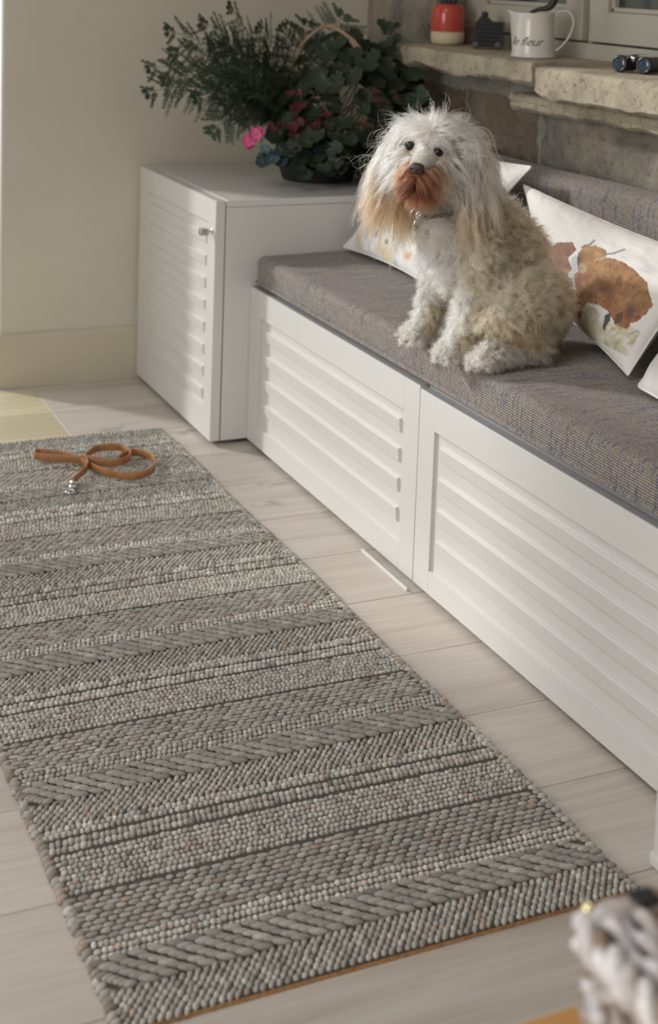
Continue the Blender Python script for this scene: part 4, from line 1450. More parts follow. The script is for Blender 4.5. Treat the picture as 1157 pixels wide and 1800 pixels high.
def hp(f, l, u):
    return S_ + FD * f + LT * l + HU * u


CAP = []


def cap(region, a, b, ra, rb=None):
    CAP.append((region, np.array(a, float), np.array(b, float), ra, ra if rb is None else rb))


# trunk
cap('body', (0.182, -0.058, 0.572), (0.128, -0.045, 0.625), 0.068, 0.079)
cap('body', (0.128, -0.045, 0.625), (0.076, -0.032, 0.660), 0.079, 0.073)
cap('body', (0.078, -0.032, 0.660), (0.055, -0.030, 0.735), 0.072, 0.060)
cap('body', (0.150, -0.040, 0.675), (0.060, -0.030, 0.760), 0.058, 0.054)
cap('chest', (0.058, -0.028, 0.655), (0.024, -0.030, 0.715), 0.056, 0.052)
cap('neck', (0.045, -0.030, 0.740), (0.010, -0.030, 0.815), 0.058, 0.054)
cap('body', (0.188, -0.060, 0.545), (0.180, -0.060, 0.575), 0.048, 0.064)
# near hind leg: thigh, shank, foot
cap('body', (0.165, -0.105, 0.590), (0.095, -0.140, 0.585), 0.062, 0.054)
cap('body', (0.095, -0.140, 0.585), (0.066, -0.150, 0.572), 0.050, 0.040)
cap('body', (0.075, -0.152, 0.555), (0.135, -0.160, 0.520), 0.034, 0.024)
cap('paw', (0.130, -0.160, 0.513), (0.034, -0.176, 0.510), 0.020, 0.019)
cap('paw', (0.034, -0.176, 0.510), (0.018, -0.179, 0.512), 0.021, 0.021)
# far hind leg
cap('body', (0.170, -0.015, 0.585), (0.110, 0.040, 0.575), 0.060, 0.046)
cap('paw', (0.140, 0.068, 0.512), (0.080, 0.078, 0.510), 0.020, 0.019)
# near foreleg
cap('body', (0.058, -0.080, 0.695), (0.050, -0.097, 0.625), 0.040, 0.034)
cap('leg', (0.050, -0.097, 0.625), (0.014, -0.104, 0.545), 0.032, 0.0215)
cap('leg', (0.014, -0.104, 0.545), (0.003, -0.104, 0.515), 0.0215, 0.021)
cap('paw', (0.002, -0.104, 0.511), (-0.016, -0.108, 0.508), 0.020, 0.018)
# far foreleg
cap('body', (0.052, 0.022, 0.695), (0.046, 0.036, 0.630), 0.040, 0.032)
cap('leg', (0.046, 0.036, 0.630), (0.016, 0.036, 0.548), 0.031, 0.021)
cap('leg', (0.016, 0.036, 0.548), (0.003, 0.036, 0.515), 0.021, 0.0205)
cap('paw', (0.002, 0.036, 0.511), (-0.016, 0.030, 0.508), 0.020, 0.018)
# toes
for bx_, by_, fx_, fy_ in ((-0.016, -0.108, -0.9, -0.2), (-0.016, 0.030, -0.9, -0.2), (0.018, -0.179, -0.98, -0.12)):
    for q in range(4):
        w_ = (q - 1.5) * 0.0105
        cap('paw', (bx_, by_, 0.507), (bx_ + fx_ * 0.014 - fy_ * w_, by_ + fy_ * 0.014 + fx_ * w_, 0.503), 0.010, 0.0095)
# tail tucked along the hip
cap('body', (0.225, -0.050, 0.525), (0.232, -0.070, 0.507), 0.022, 0.014)
# head
cap('crown', hp(0, 0, 0.006), hp(0.018, 0, 0.012), 0.056, 0.050)
cap('crown', hp(-0.012, 0, 0.0), hp(-0.020, 0, -0.02), 0.052, 0.050)
cap('cheek', hp(0.035, -0.026, -0.012), hp(0.030, 0.026, -0.012), 0.034, 0.034)
cap('muzzle', hp(0.050, 0, -0.004), hp(0.108, 0, -0.005), 0.033, 0.0225)
cap('lip', hp(0.070, -0.016, -0.020), hp(0.106, -0.010, -0.018), 0.021, 0.0165)
cap('lip', hp(0.070, 0.016, -0.020), hp(0.106, 0.010, -0.018), 0.021, 0.0165)
cap('beard', hp(0.060, 0, -0.036), hp(0.094, 0, -0.036), 0.021, 0.0165)
# ears: flat flaps hanging at the sides
for sg in (-1, 1):
    cap('ear', hp(-0.002, 0.047 * sg, 0.028), hp(0.000, 0.066 * sg, -0.005), 0.018, 0.022)
    cap('ear', hp(0.000, 0.066 * sg, -0.005), hp(0.004, 0.072 * sg, -0.055), 0.022, 0.023)
    cap('ear', hp(0.004, 0.072 * sg, -0.055), hp(0.010, 0.066 * sg, -0.092), 0.022, 0.016)

CA = np.array([c[1] for c in CAP])
CB = np.array([c[2] for c in CAP])
CRA = np.array([c[3] for c in CAP])
CRB = np.array([c[4] for c in CAP])
REG = np.array([c[0] for c in CAP])


def sdf(P):
    """distance to the union of the tapered limbs, nearest limb, outward direction"""
    d = CB - CA
    L2 = (d * d).sum(1) + 1e-12
    out_d = np.empty(len(P))
    out_i = np.empty(len(P), int)
    out_n = np.empty((len(P), 3))
    for k in range(0, len(P), 20000):
        p = P[k:k + 20000]
        t = np.clip(((p[:, None] - CA[None]) * d[None]).sum(2) / L2[None], 0, 1)
        q = CA[None] + t[..., None] * d[None]
        v = p[:, None] - q
        ln = np.linalg.norm(v, axis=2)
        dist = ln - (CRA[None] * (1 - t) + CRB[None] * t)
        i = dist.argmin(1)
        r = np.arange(len(p))
        out_d[k:k + 20000], out_i[k:k + 20000] = dist[r, i], i
        out_n[k:k + 20000] = v[r, i] / (ln[r, i][:, None] + 1e-9)
    return out_d, out_i, out_n


# one continuous skin: spheres along every limb, fused by a voxel remesh and smoothed
bm = bmesh.new()
for reg, a, b, ra, rb in CAP:
    n = max(2, int(np.linalg.norm(b - a) / (min(ra, rb) * 0.35)) + 1)
    for t in np.linspace(0, 1, n):
        c = a + (b - a) * t
        bmesh.ops.create_icosphere(bm, subdivisions=2, radius=ra + (rb - ra) * t, matrix=Matrix.Translation(Vector(c)))
me = bpy.data.meshes.new('dog_source')
bm.to_mesh(me)
bm.free()
tmp = bpy.data.objects.new('dog_source', me)
COL.objects.link(tmp)
rm = tmp.modifiers.new('fuse', 'REMESH')
rm.mode = 'VOXEL'
rm.voxel_size = 0.0055
sm = tmp.modifiers.new('soften', 'SMOOTH')
sm.factor = 0.5
sm.iterations = 5
bpy.context.view_layer.update()
dg = bpy.context.evaluated_depsgraph_get()
skin = bpy.data.meshes.new_from_object(tmp.evaluated_get(dg))
COL.objects.unlink(tmp)
bpy.data.objects.remove(tmp)
nv = len(skin.vertices)
SV = np.empty(nv * 3, np.float32)
skin.vertices.foreach_get('co', SV)
SV = SV.reshape(-1, 3).astype(float)
SV[:, 2] = np.maximum(SV[:, 2], ZSEAT + 0.001)
SF = [list(p_.vertices) for p_ in skin.polygons]
bpy.data.meshes.remove(skin)

WHITE, CREAM, APRI, TAN, RUST, DKR = [np.array(c) for c in ((0.95, 0.915, 0.84), (0.88, 0.79, 0.66), (0.72, 0.50, 0.35), (0.77, 0.62, 0.465), (0.37, 0.215, 0.145), (0.10, 0.045, 0.03))]


def sstep(a, b, x):
    t = np.clip((x - a) / (b - a), 0, 1)
    return t * t * (3 - 2 * t)


def coat(P, regs):
    """The coat's own colouring in large patches: white crown and chest, apricot flank, rusty muzzle."""
    n = len(P)
    nz = np.array([mnoise.noise(Vector(p * 16)) for p in P])
    nz2 = np.array([mnoise.noise(Vector(p * 42 + 7)) for p in P])
    C = np.tile(CREAM * 0.98, (n, 1))
    body = np.isin(regs, ['body'])
    # flank: apricot patches low down and to the rear
    a = np.clip(0.42 + 0.75 * nz + 0.35 * nz2 + 2.2 * (P[:, 0] - 0.10) - 0.9 * (P[:, 2] - 0.66), 0, 1) * body
    C = C * (1 - a[:, None]) + TAN * a[:, None]
    # front of the chest and legs
    w = sstep(0.055, -0.005, P[:, 0] + 0.35 * (P[:, 1] + 0.03) * -1 + 0.02 * nz)
    w = w * np.isin(regs, ['body', 'chest', 'leg', 'neck'])
    legs = np.isin(regs, ['leg'])
    wl = sstep(0.03, -0.012, (P[:, 0] - 0.01) - 0.5 * (P[:, 2] - 0.56) + 0.25 * ((P[:, 1] < -0.03) * -(P[:, 1] + 0.104) + (P[:, 1] >= -0.03) * -(P[:, 1] - 0.036)) * 2)
    C = np.where(legs[:, None], TAN * 1.15 * (1 - wl[:, None]) + WHITE * wl[:, None], C * (1 - w[:, None]) + WHITE * w[:, None])
    paw = regs == 'paw'
    pw = np.clip(0.75 + 0.5 * nz, 0, 1)[:, None]
    C = np.where(paw[:, None], WHITE * 0.95 * pw + CREAM * (1 - pw), C)
    # head
    q = P - S_
    f, l, u = q @ FD, q @ LT, q @ HU
    crown = np.isin(regs, ['crown', 'cheek'])
    cw = np.clip(0.85 + 0.3 * nz, 0, 1)[:, None]
    C = np.where(crown[:, None], WHITE * cw + CREAM * (1 - cw), C)
    ch = (np.isin(regs, ['cheek']) & (l > 0))[:, None]
    C = np.where(ch, CREAM * 0.6 + WHITE * 0.4, C)
    ear = regs == 'ear'
    e = sstep(0.02, -0.085, u + 0.02 * nz)[:, None]
    top = np.where((l > 0)[:, None], CREAM * 0.55 + WHITE * 0.45, WHITE)
    tip = np.where((l > 0)[:, None], APRI * 0.6 + CREAM * 0.4, APRI)
    C = np.where(ear[:, None], top * (1 - e) + tip * e, C)
    mz = np.isin(regs, ['muzzle'])
    m_ = (sstep(0.066, 0.092, f) * sstep(0.012, -0.004, u) * sstep(0.034, 0.022, np.abs(l)))[:, None]
    C = np.where(mz[:, None], (WHITE * 0.9) * (1 - m_) + RUST * 1.25 * m_, C)
    lp_ = np.isin(regs, ['lip'])
    s2 = (sstep(0.060, 0.085, f) * sstep(0.036, 0.020, np.abs(l)))[:, None]
    C = np.where(lp_[:, None], CREAM * (1 - s2) + RUST * s2, C)
    bd = regs == 'beard'
    C = np.where(bd[:, None], RUST * 1.35, C)
    for lm in np.linspace(-0.03, 0.03, 13):
        dd = np.linalg.norm(P - hp(0.112 - 9 * lm * lm, lm, -0.028 - 9 * lm * lm), axis=1)
        t = np.clip(1.4 - dd / 0.007, 0, 1)[:, None] * 0.8 * np.isin(regs, ['lip', 'beard', 'muzzle'])[:, None]
        C = C * (1 - t) + DKR * 2.0 * t
    # rust tear marks at the inner corners of the eyes
    for E in EYES:
        dd = np.linalg.norm(P - (E + FD * 0.006 - HU * 0.010), axis=1)
        t = np.clip(1 - dd / 0.016, 0, 1)[:, None] * 0.7
        C = C * (1 - t) + APRI * t
    return np.clip(C * (1 + 0.10 * RNG.standard_normal((n, 1))), 0.01, 0.95)


_, si, _n = sdf(SV)
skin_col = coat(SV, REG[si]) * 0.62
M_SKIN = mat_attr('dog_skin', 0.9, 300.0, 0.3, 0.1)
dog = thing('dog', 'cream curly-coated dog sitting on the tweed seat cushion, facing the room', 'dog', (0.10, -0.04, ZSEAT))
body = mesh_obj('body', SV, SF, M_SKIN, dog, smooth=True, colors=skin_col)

# triangle areas for even rooting of the coat
FT = np.array([(f[0], f[i], f[i + 1]) for f in SF for i in range(1, len(f) - 1)])
TA, TB, TC = SV[FT[:, 0]], SV[FT[:, 1]], SV[FT[:, 2]]
CRS = np.cross(TB - TA, TC - TA)
AREA = np.linalg.norm(CRS, axis=1) / 2
TN = CRS / (np.linalg.norm(CRS, axis=1)[:, None] + 1e-12)


def scatter(n, w=None):
    p = AREA if w is None else AREA * w
    k = RNG.choice(len(FT), n, p=p / p.sum())
    r1, r2 = np.sqrt(RNG.random(n)), RNG.random(n)
    P = TA[k] * (1 - r1)[:, None] + TB[k] * (r1 * (1 - r2))[:, None] + TC[k] * (r1 * r2)[:, None]
    return P, TN[k]


CEN = (TA + TB + TC) / 3
_, ti, _n = sdf(CEN)
TREG = REG[ti]
K = 9
TT = np.linspace(0, 1, K)
GRAV = np.array([0, 0, -1.0])


def grow(P, Nn, step, flow, stiff, wig, fdir=None):
    """Guide hairs: leave along the normal, bend with the flow, stay outside the body."""
    n = len(P)
    pts = np.empty((n, K, 3))
    pts[:, 0] = P
    d = Nn + fdir * flow[:, None] * 0.6
    d /= np.linalg.norm(d, axis=1)[:, None]
    for k in range(1, K):
        pts[:, k] = pts[:, k - 1] + d * step[:, None]
        ds, _, gn = sdf(pts[:, k])
        lift = np.clip(0.002 + 0.0005 * k - ds, 0, 0.02)
        pts[:, k] += gn * lift[:, None]
        pts[:, k, 2] = np.maximum(pts[:, k, 2], ZSEAT + 0.002)
        d = d * stiff[:, None] + fdir * flow[:, None] + wig * RNG.standard_normal((n, 3))
        d /= np.linalg.norm(d, axis=1)[:, None]
    return pts


strand_pts, strand_rad, strand_col = [], [], []


def coat_region(regs, spacing, per, length, flow, stiff, curl_r, curl_f, spread, tip_in, rad, wig=0.08, fdir=None, wave=False, density_w=None, colmul=1.0, col_shift=None):
    sel = np.isin(TREG, regs).astype(float)
    if density_w is not None:
        sel = sel * density_w(CEN)
    A = (AREA * sel).sum()
    n = max(8, int(A / spacing ** 2))
    P, Nm = scatter(n, sel)
    # keep clear of the seat
    ok = P[:, 2] > ZSEAT + 0.004
    P, Nm = P[ok], Nm[ok]
    n = len(P)
    ln = length * (1 + 0.22 * RNG.standard_normal(n)).clip(0.5, 1.7)
    fd = np.tile(GRAV, (n, 1)) if fdir is None else fdir(P, Nm)
    G = grow(P, Nm, ln / (K - 1), np.full(n, flow), np.full(n, stiff), wig, fd)
    T = np.gradient(G, axis=1)
    T /= np.linalg.norm(T, axis=2)[..., None] + 1e-9
    ref = RNG.standard_normal((n, 1, 3))
    e1 = np.cross(T, np.broadcast_to(ref, T.shape))
    e1 /= np.linalg.norm(e1, axis=2)[..., None] + 1e-9
    e2 = np.cross(T, e1)
    ph = RNG.random(n)[:, None] * 6.28
    fr = curl_f * (1 + 0.3 * RNG.standard_normal(n))[:, None]
    a = ph + 6.28 * fr * TT[None]
    rr = curl_r * (1 + 0.35 * RNG.standard_normal(n).clip(-1.5, 2))[:, None] * (TT[None] ** 0.6)
    off = e1 * (rr * np.cos(a))[..., None] + (0 if wave else 1) * e2 * (rr * np.sin(a))[..., None]
    G = G + off - off[:, :1]
    base = coat(P, np.array([regs[0]] * n) if len(regs) == 1 else REG[sdf(P)[1]]) * colmul
    # strands of each lock
    R1 = np.repeat(np.arange(n), per)
    m = len(R1)
    tang = RNG.standard_normal((m, 3))
    tang -= Nm[R1] * (tang * Nm[R1]).sum(1)[:, None]
    tang /= np.linalg.norm(tang, axis=1)[:, None] + 1e-9
    o0 = tang * (spread * np.sqrt(RNG.random(m)))[:, None]
    shrink = 1 - tip_in * TT[None, :, None]
    Sx = G[R1] + o0[:, None] * shrink + 0.0006 * RNG.standard_normal((m, 1, 3)) * TT[None, :, None] * 4
    lf = (1 + 0.16 * RNG.standard_normal(m)).clip(0.6, 1.35)
    Sx = Sx[:, :1] + (Sx - Sx[:, :1]) * lf[:, None, None]
    cl = base[R1] * (1 + 0.09 * RNG.standard_normal((m, 1)))
    strand_pts.append(Sx)
    strand_rad.append(np.full(m, rad))
    strand_col.append(np.clip(cl, 0.01, 0.95))


def back_down(P, Nm):
    d = np.array([0.35, 0, -1.0])
    return np.tile(d / np.linalg.norm(d), (len(P), 1))


def crown_flow(P, Nm):
    q = P - S_
    l = (q @ LT)
    d = LT[None] * np.clip(l * 34, -1.2, 1.2)[:, None] + GRAV[None] * (0.30 + 7 * np.abs(l))[:, None] - FD[None] * (0.42 - 4 * np.abs(l))[:, None].clip(0, 1) + 0.18 * RNG.standard_normal((len(P), 3))
    return d / np.linalg.norm(d, axis=1)[:, None]


def muzzle_flow(P, Nm):
    q = P - S_
    l = (q @ LT)
    d = LT[None] * np.sign(l)[:, None] * 0.55 + GRAV[None] * 1.0 - FD[None] * 0.25
    return d / np.linalg.norm(d, axis=1)[:, None]


def ear_flow(P, Nm):
    q = P - S_
    l = (q @ LT)
    d = GRAV[None] * 1.0 + LT[None] * (np.sign(l) * 0.16)[:, None] + FD[None] * 0.05
    return d / np.linalg.norm(d, axis=1)[:, None]


# curly trunk and legs
coat_region(['body', 'chest'], 0.0075, 18, 0.021, 0.12, 0.9, 0.0036, 1.2, 0.0052, 0.55, 0.00028, wig=0.16, fdir=back_down)
coat_region(['neck'], 0.0080, 16, 0.028, 0.25, 0.9, 0.0050, 1.2, 0.0055, 0.6, 0.00030, wig=0.12)
coat_region(['leg'], 0.0065, 16, 0.0135, 0.15, 0.9, 0.0026, 1.2, 0.0050, 0.55, 0.00030, wig=0.15)
coat_region(['paw'], 0.0055, 16, 0.0090, 0.10, 0.9, 0.0022, 0.8, 0.0040, 0.5, 0.00030, wig=0.12)


# head: crown falls to both sides, fringe above the eyes kept short
def no_face(c):
    q = c - S_
    f, u, l = q @ FD, q @ HU, q @ LT
    return np.where((f > 0.040) & (u < 0.040), 0.0, 1.0)


def only_brow(c):
    return 1 - no_face(c)


coat_region(['crown'], 0.0062, 16, 0.046, 0.30, 0.85, 0.0030, 0.9, 0.0045, 0.5, 0.00028, wig=0.10, fdir=crown_flow, density_w=no_face)
coat_region(['crown', 'cheek'], 0.0045, 14, 0.013, 0.35, 0.8, 0.001, 0.6, 0.0032, 0.3, 0.00026, wig=0.06, fdir=muzzle_flow, density_w=only_brow)
coat_region(['cheek'], 0.0055, 16, 0.050, 0.45, 0.75, 0.0032, 1.0, 0.0040, 0.6, 0.00028, wig=0.06, fdir=muzzle_flow, density_w=lambda c: np.where(np.abs((c - S_) @ LT) > 0.030, 1.0, 0.0))
coat_region(['muzzle'], 0.0042, 16, 0.024, 0.45, 0.75, 0.0012, 0.8, 0.0032, 0.4, 0.00026, wig=0.05, fdir=muzzle_flow)
coat_region(['lip'], 0.0042, 18, 0.030, 0.60, 0.7, 0.0020, 0.9, 0.0032, 0.55, 0.00026, wig=0.05, fdir=muzzle_flow)
coat_region(['beard'], 0.0042, 18, 0.030, 0.60, 0.7, 0.0020, 0.9, 0.0032, 0.6, 0.00026, wig=0.05)
# long wavy ears
coat_region(['ear'], 0.0060, 18, 0.074, 0.50, 0.72, 0.0052, 1.7, 0.0042, 0.62, 0.00028, wig=0.07, fdir=ear_flow, wave=True)
# a few flyaway hairs on the crown and the windward ear
coat_region(['crown'], 0.0150, 2, 0.046, 0.02, 0.95, 0.004, 0.7, 0.004, 0.0, 0.00022, wig=0.2, density_w=no_face)
coat_region(['ear'], 0.0130, 2, 0.060, 0.10, 0.9, 0.008, 1.3, 0.004, 0.0, 0.00022, wig=0.25, fdir=ear_flow, density_w=lambda c: ((c - S_) @ LT < 0).astype(float))

HP = np.concatenate(strand_pts)
HR = np.concatenate(strand_rad)
HC = np.concatenate(strand_col)
# groomed away from the eyes and the nose leather
keep_ = np.ones(len(HP), bool)
for E in EYES:
    gz = FD * 0.6 + np.array([-0.49, -0.87, 0.10]) * 0.4
    gz = gz / np.linalg.norm(gz)
    q = HP - (E + FD * 0.002)
    al = q @ gz
    rd = np.linalg.norm(q - al[..., None] * gz, axis=2)
    keep_ &= ~((al > -0.002) & (rd < 0.0084 + 0.36 * np.clip(al, 0, 0.05))).any(1)
q = HP - NOSE
al = q @ FD
rd = np.linalg.norm(q - al[..., None] * FD, axis=2)
keep_ &= ~((al > -0.010) & (rd < 0.0125)).any(1)
HP, HR, HC = HP[keep_], HR[keep_], HC[keep_]
ns_ = len(HP)
hc = bpy.data.hair_curves.new('coat')
hc.add_curves([K] * ns_)
hc.attributes['position'].data.foreach_set('vector', (HP - np.array(ORIGIN[dog.name])).astype(np.float32).ravel())
ra_ = hc.attributes.get('radius') or hc.attributes.new('radius', 'FLOAT', 'POINT')
prof_r = np.interp(TT, [0, 0.5, 1], [1.0, 0.9, 0.25])
ra_.data.foreach_set('value', (HR[:, None] * prof_r[None]).astype(np.float32).ravel())
ca_ = hc.attributes.new('col', 'FLOAT_COLOR', 'CURVE')
cc = np.ones((ns_, 4), np.float32)
cc[:, :3] = HC
ca_.data.foreach_set('color', cc.ravel())


def mat_hair():
    m = bpy.data.materials.new('dog_coat')
    m.use_nodes = True
    nt = m.node_tree
    nt.nodes.remove(nt.nodes['Principled BSDF'])
    out = nt.nodes['Material Output']
    at = N(nt, 'ShaderNodeAttribute', attribute_name='col')
    ph_ = N(nt, 'ShaderNodeBsdfHairPrincipled')
    ph_.model = 'CHIANG'
    ph_.parametrization = 'COLOR'
    gm = N(nt, 'ShaderNodeGamma')
    gm.inputs['Gamma'].default_value = 2.0
    nt.links.new(at.outputs['Color'], gm.inputs['Color'])
    nt.links.new(gm.outputs[0], ph_.inputs['Color'])
    ph_.inputs['Roughness'].default_value = 0.5
    ph_.inputs['Radial Roughness'].default_value = 0.6
    nt.links.new(ph_.outputs[0], out.inputs[0])
    return m


hc.materials.append(mat_hair())
fur = bpy.data.objects.new('coat', hc)
link(fur, dog)
fur['kind'] = 'stuff'
SC.cycles_curves.shape = 'THICK'

# eyes and nose
M_EYE = plain('dark_eye', (0.012, 0.008, 0.006), 0.06, noise_amt=0.0)
M_NOSE = plain('nose_leather', (0.060, 0.036, 0.032), 0.35, noise_amt=0.2, noise_scale=200, bump=0.5, bump_scale=900)
M_LID = plain('eye_rim', (0.05, 0.03, 0.025), 0.5)
for E in EYES:
    bm = bmesh.new()
    bmesh.ops.create_uvsphere(bm, u_segments=24, v_segments=16, radius=0.0086, matrix=Matrix.Translation(Vector(E - FD * 0.0035)))
    eye = bm_obj('eye', bm, M_EYE, dog, smooth=True)
    ring = [E - FD * 0.0010 + LT * 0.0088 * math.cos(a_) + HU * 0.0078 * math.sin(a_) for a_ in np.linspace(0, 2 * np.pi, 24, endpoint=False)]
    v, f = tube(ring, 0.0016, 6, closed=True)
    mesh_obj('eye_rim', v, f, M_LID, eye, smooth=True)
bm = bmesh.new()
bmesh.ops.create_uvsphere(bm, u_segments=32, v_segments=24, radius=1.0)
for v_ in bm.verts:
    x, y, z = v_.co
    wd = 0.0142 * (1 - 0.28 * max(0, -z)) * (1 + 0.06 * z)
    p_ = NOSE - FD * 0.006 + LT * x * wd + HU * z * 0.0112 + FD * y * 0.011
    # nostrils
    for sg in (-1, 1):
        d_ = math.hypot(x - 0.45 * sg, z + 0.12)
        if y > 0 and d_ < 0.28:
            p_ = p_ - FD * 0.005 * (1 - d_ / 0.28)
    v_.co = Vector(p_)
bm_obj('nose', bm, M_NOSE, dog, smooth=True)
# mouth line
ml = smooth_path([hp(0.104, -0.030, -0.040), hp(0.116, -0.018, -0.030), hp(0.124, 0, -0.027), hp(0.116, 0.018, -0.030), hp(0.104, 0.030, -0.040)], 24)
v, f = tube(ml, np.interp(np.linspace(0, 1, len(ml)), [0, 0.5, 1], [0.0012, 0.0032, 0.0012]), 8)
mesh_obj('mouth', v, f, M_LID, dog, smooth=True)
# collar hidden in the coat, split ring and two tags under the beard
cpt = [np.array([0.016, -0.034, 0.772]) + 0.059 * (math.cos(a_) * np.array([0.94, 0.0, 0.34]) + math.sin(a_) * np.array([0, 1.0, 0])) for a_ in np.linspace(0, 2 * np.pi, 40, endpoint=False)]
v, f = tube(cpt, 0.004, 8, closed=True)
col_ = mesh_obj('collar', v, f, plain('collar_leather', (0.10, 0.06, 0.04), 0.6), dog, smooth=True)
M_TAG = plain('tag_metal', (0.75, 0.73, 0.68), 0.25, metal=1.0)
tc_ = np.array([-0.096, -0.108, 0.770])
rgt = np.array(RIGHT)
for nm, c_, r_, w_ in (('split_ring', (0, 0, 0), 0.0085, 0.0011),):
    v, f = tube([tc_ + rgt * r_ * math.cos(a_) + np.array([0, 0, r_ * math.sin(a_)]) for a_ in np.linspace(0, 2 * np.pi, 28, endpoint=False)], w_, 8, closed=True)
    mesh_obj(nm, v, f, M_CHROME, col_, smooth=True)
for nm, dx, dz, r_, mt in (('bone_tag', 0.007, -0.004, 0.0085, M_TAG), ('name_tag', 0.001, -0.023, 0.0095, M_CHROME)):
    v, f = lathe([(r_ * 0.9, -0.0008), (r_, -0.0004), (r_, 0.0004), (r_ * 0.9, 0.0008)], (0, 0, 0), 24)
    fw = np.array(FWD)
    vv = tc_ + rgt * dx + np.array([0, 0, dz]) + v[:, 0:1] * (0.45 if nm == 'name_tag' else 0.8) * rgt + v[:, 1:2] * np.array([[0, 0, 1.0]]) + v[:, 2:3] * fw
    mesh_obj(nm, vv, f, mt, col_, smooth=True)

# ------------------------------------------------------------------ plants on the cabinet
def leaf_mat(name, col, rough=0.45, rnd=0.3):
    m, nt, p = new_mat(name)
    oi = N(nt, 'ShaderNodeObjectInfo')
    tc = N(nt, 'ShaderNodeTexCoord')
    nz = N(nt, 'ShaderNodeTexNoise', i_Scale=40.0, i_Detail=3.0)
    nt.links.new(tc.outputs['Object'], nz.inputs['Vector'])
    r = ramp(nt, [(0.3, tuple(c * 0.75 for c in col)), (0.7, tuple(c * 1.3 for c in col))])
    nt.links.new(nz.outputs[0], r.inputs[0])
    mr = N(nt, 'ShaderNodeMapRange', i_3=1 - rnd, i_4=1 + rnd)
    nt.links.new(oi.outputs['Random'], mr.inputs[0])
    hs = N(nt, 'ShaderNodeHueSaturation')
    nt.links.new(mr.outputs[0], hs.inputs['Value'])
    nt.links.new(r.outputs[0], hs.inputs['Color'])
    nt.links.new(hs.outputs[0], p.inputs['Base Color'])
    p.inputs['Roughness'].default_value = rough
    return m


M_GREEN = leaf_mat('dark_green_leaf', (0.030, 0.050, 0.030), 0.6)
M_FERN = leaf_mat('fern_green', (0.040, 0.062, 0.034), 0.6, 0.2)
M_BLUEGREEN = leaf_mat('blue_green_leaf', (0.045, 0.085, 0.090))
M_REDLEAF = leaf_mat('dark_red_leaf', (0.095, 0.026, 0.032))
M_PINK = plain('pink_petal', (0.80, 0.16, 0.36), 0.6, noise_amt=0.15, noise_scale=80)
M_STEM = plain('brown_stem', (0.10, 0.085, 0.05), 0.7)
M_TWIG = plain('willow_twig', (0.36, 0.25, 0.17), 0.6, noise_amt=0.2, noise_scale=30)
M_SOIL = plain('potting_soil', (0.035, 0.027, 0.02), 0.95, bump=0.8)


def round_leaf(seed, mat, lobes=7, name='leaf'):
    r = np.random.default_rng(seed)
    n = 28
    a = np.linspace(0, 2 * np.pi, n, endpoint=False)
    rad = 1 + 0.07 * np.cos(a * lobes) + 0.03 * r.standard_normal(n)
    rad = rad * (1 - 0.55 * np.exp(-((a - np.pi + 0) / 0.33) ** 2))
    V = [(0, 0, 0)]
    for k, f in enumerate((0.55, 1.0)):
        for i in range(n):
            x, y = f * rad[i] * math.cos(a[i]), f * rad[i] * math.sin(a[i])
            z = 0.22 * f * f + 0.06 * f * math.cos(a[i] * lobes) - 0.10 * x * x + 0.05 * r.standard_normal() * f
            V.append((x + 0.35, y, z - 0.1 * (1 + x)))
    V[0] = (0.35, 0, -0.1)
    F = [[0, 1 + i, 1 + (i + 1) % n] for i in range(n)]
    F += [[1 + i, 1 + n + i, 1 + n + (i + 1) % n, 1 + (i + 1) % n] for i in range(n)]
    # leaf stalk
    sv, sf = tube([(-0.55, 0, -0.45), (-0.2, 0, -0.22), (0.2, 0, -0.11)], 0.035, 5)
    o = len(V)
    V += sv.tolist()
    F += [[q + o for q in f_] for f_ in sf]
    me = bpy.data.meshes.new(name)
    me.from_pydata([tuple(v) for v in V], [], F)
    me.polygons.foreach_set('use_smooth', [True] * len(me.polygons))
    me.materials.append(mat)
    return me


def place_leaf(me, parent, pos, normal, size, droop, roll, name='leaf'):
    nrm = Vector(normal).normalized()
    out = Vector((nrm.x, nrm.y, 0.0))
    out = out.normalized() if out.length > 1e-3 else Vector((1, 0, 0))
    xa = (out + Vector((0, 0, -droop))).normalized()
    xa = (Matrix.Rotation(roll, 3, nrm) @ xa)
    za = (nrm - xa * nrm.dot(xa))
    za = za.normalized() if za.length > 1e-4 else Vector((0, 0, 1))
    ya = za.cross(xa)
    o = bpy.data.objects.new(name, me)
    link(o, parent)
    o.matrix_local = Matrix(((xa.x * size, ya.x * size, za.x * size, pos[0] - ORIGIN[parent.name].x), (xa.y * size, ya.y * size, za.y * size, pos[1] - ORIGIN[parent.name].y),
                             (xa.z * size, ya.z * size, za.z * size, pos[2] - ORIGIN[parent.name].z), (0, 0, 0, 1)))
    return o


ZCAB = CZ + 0.0008
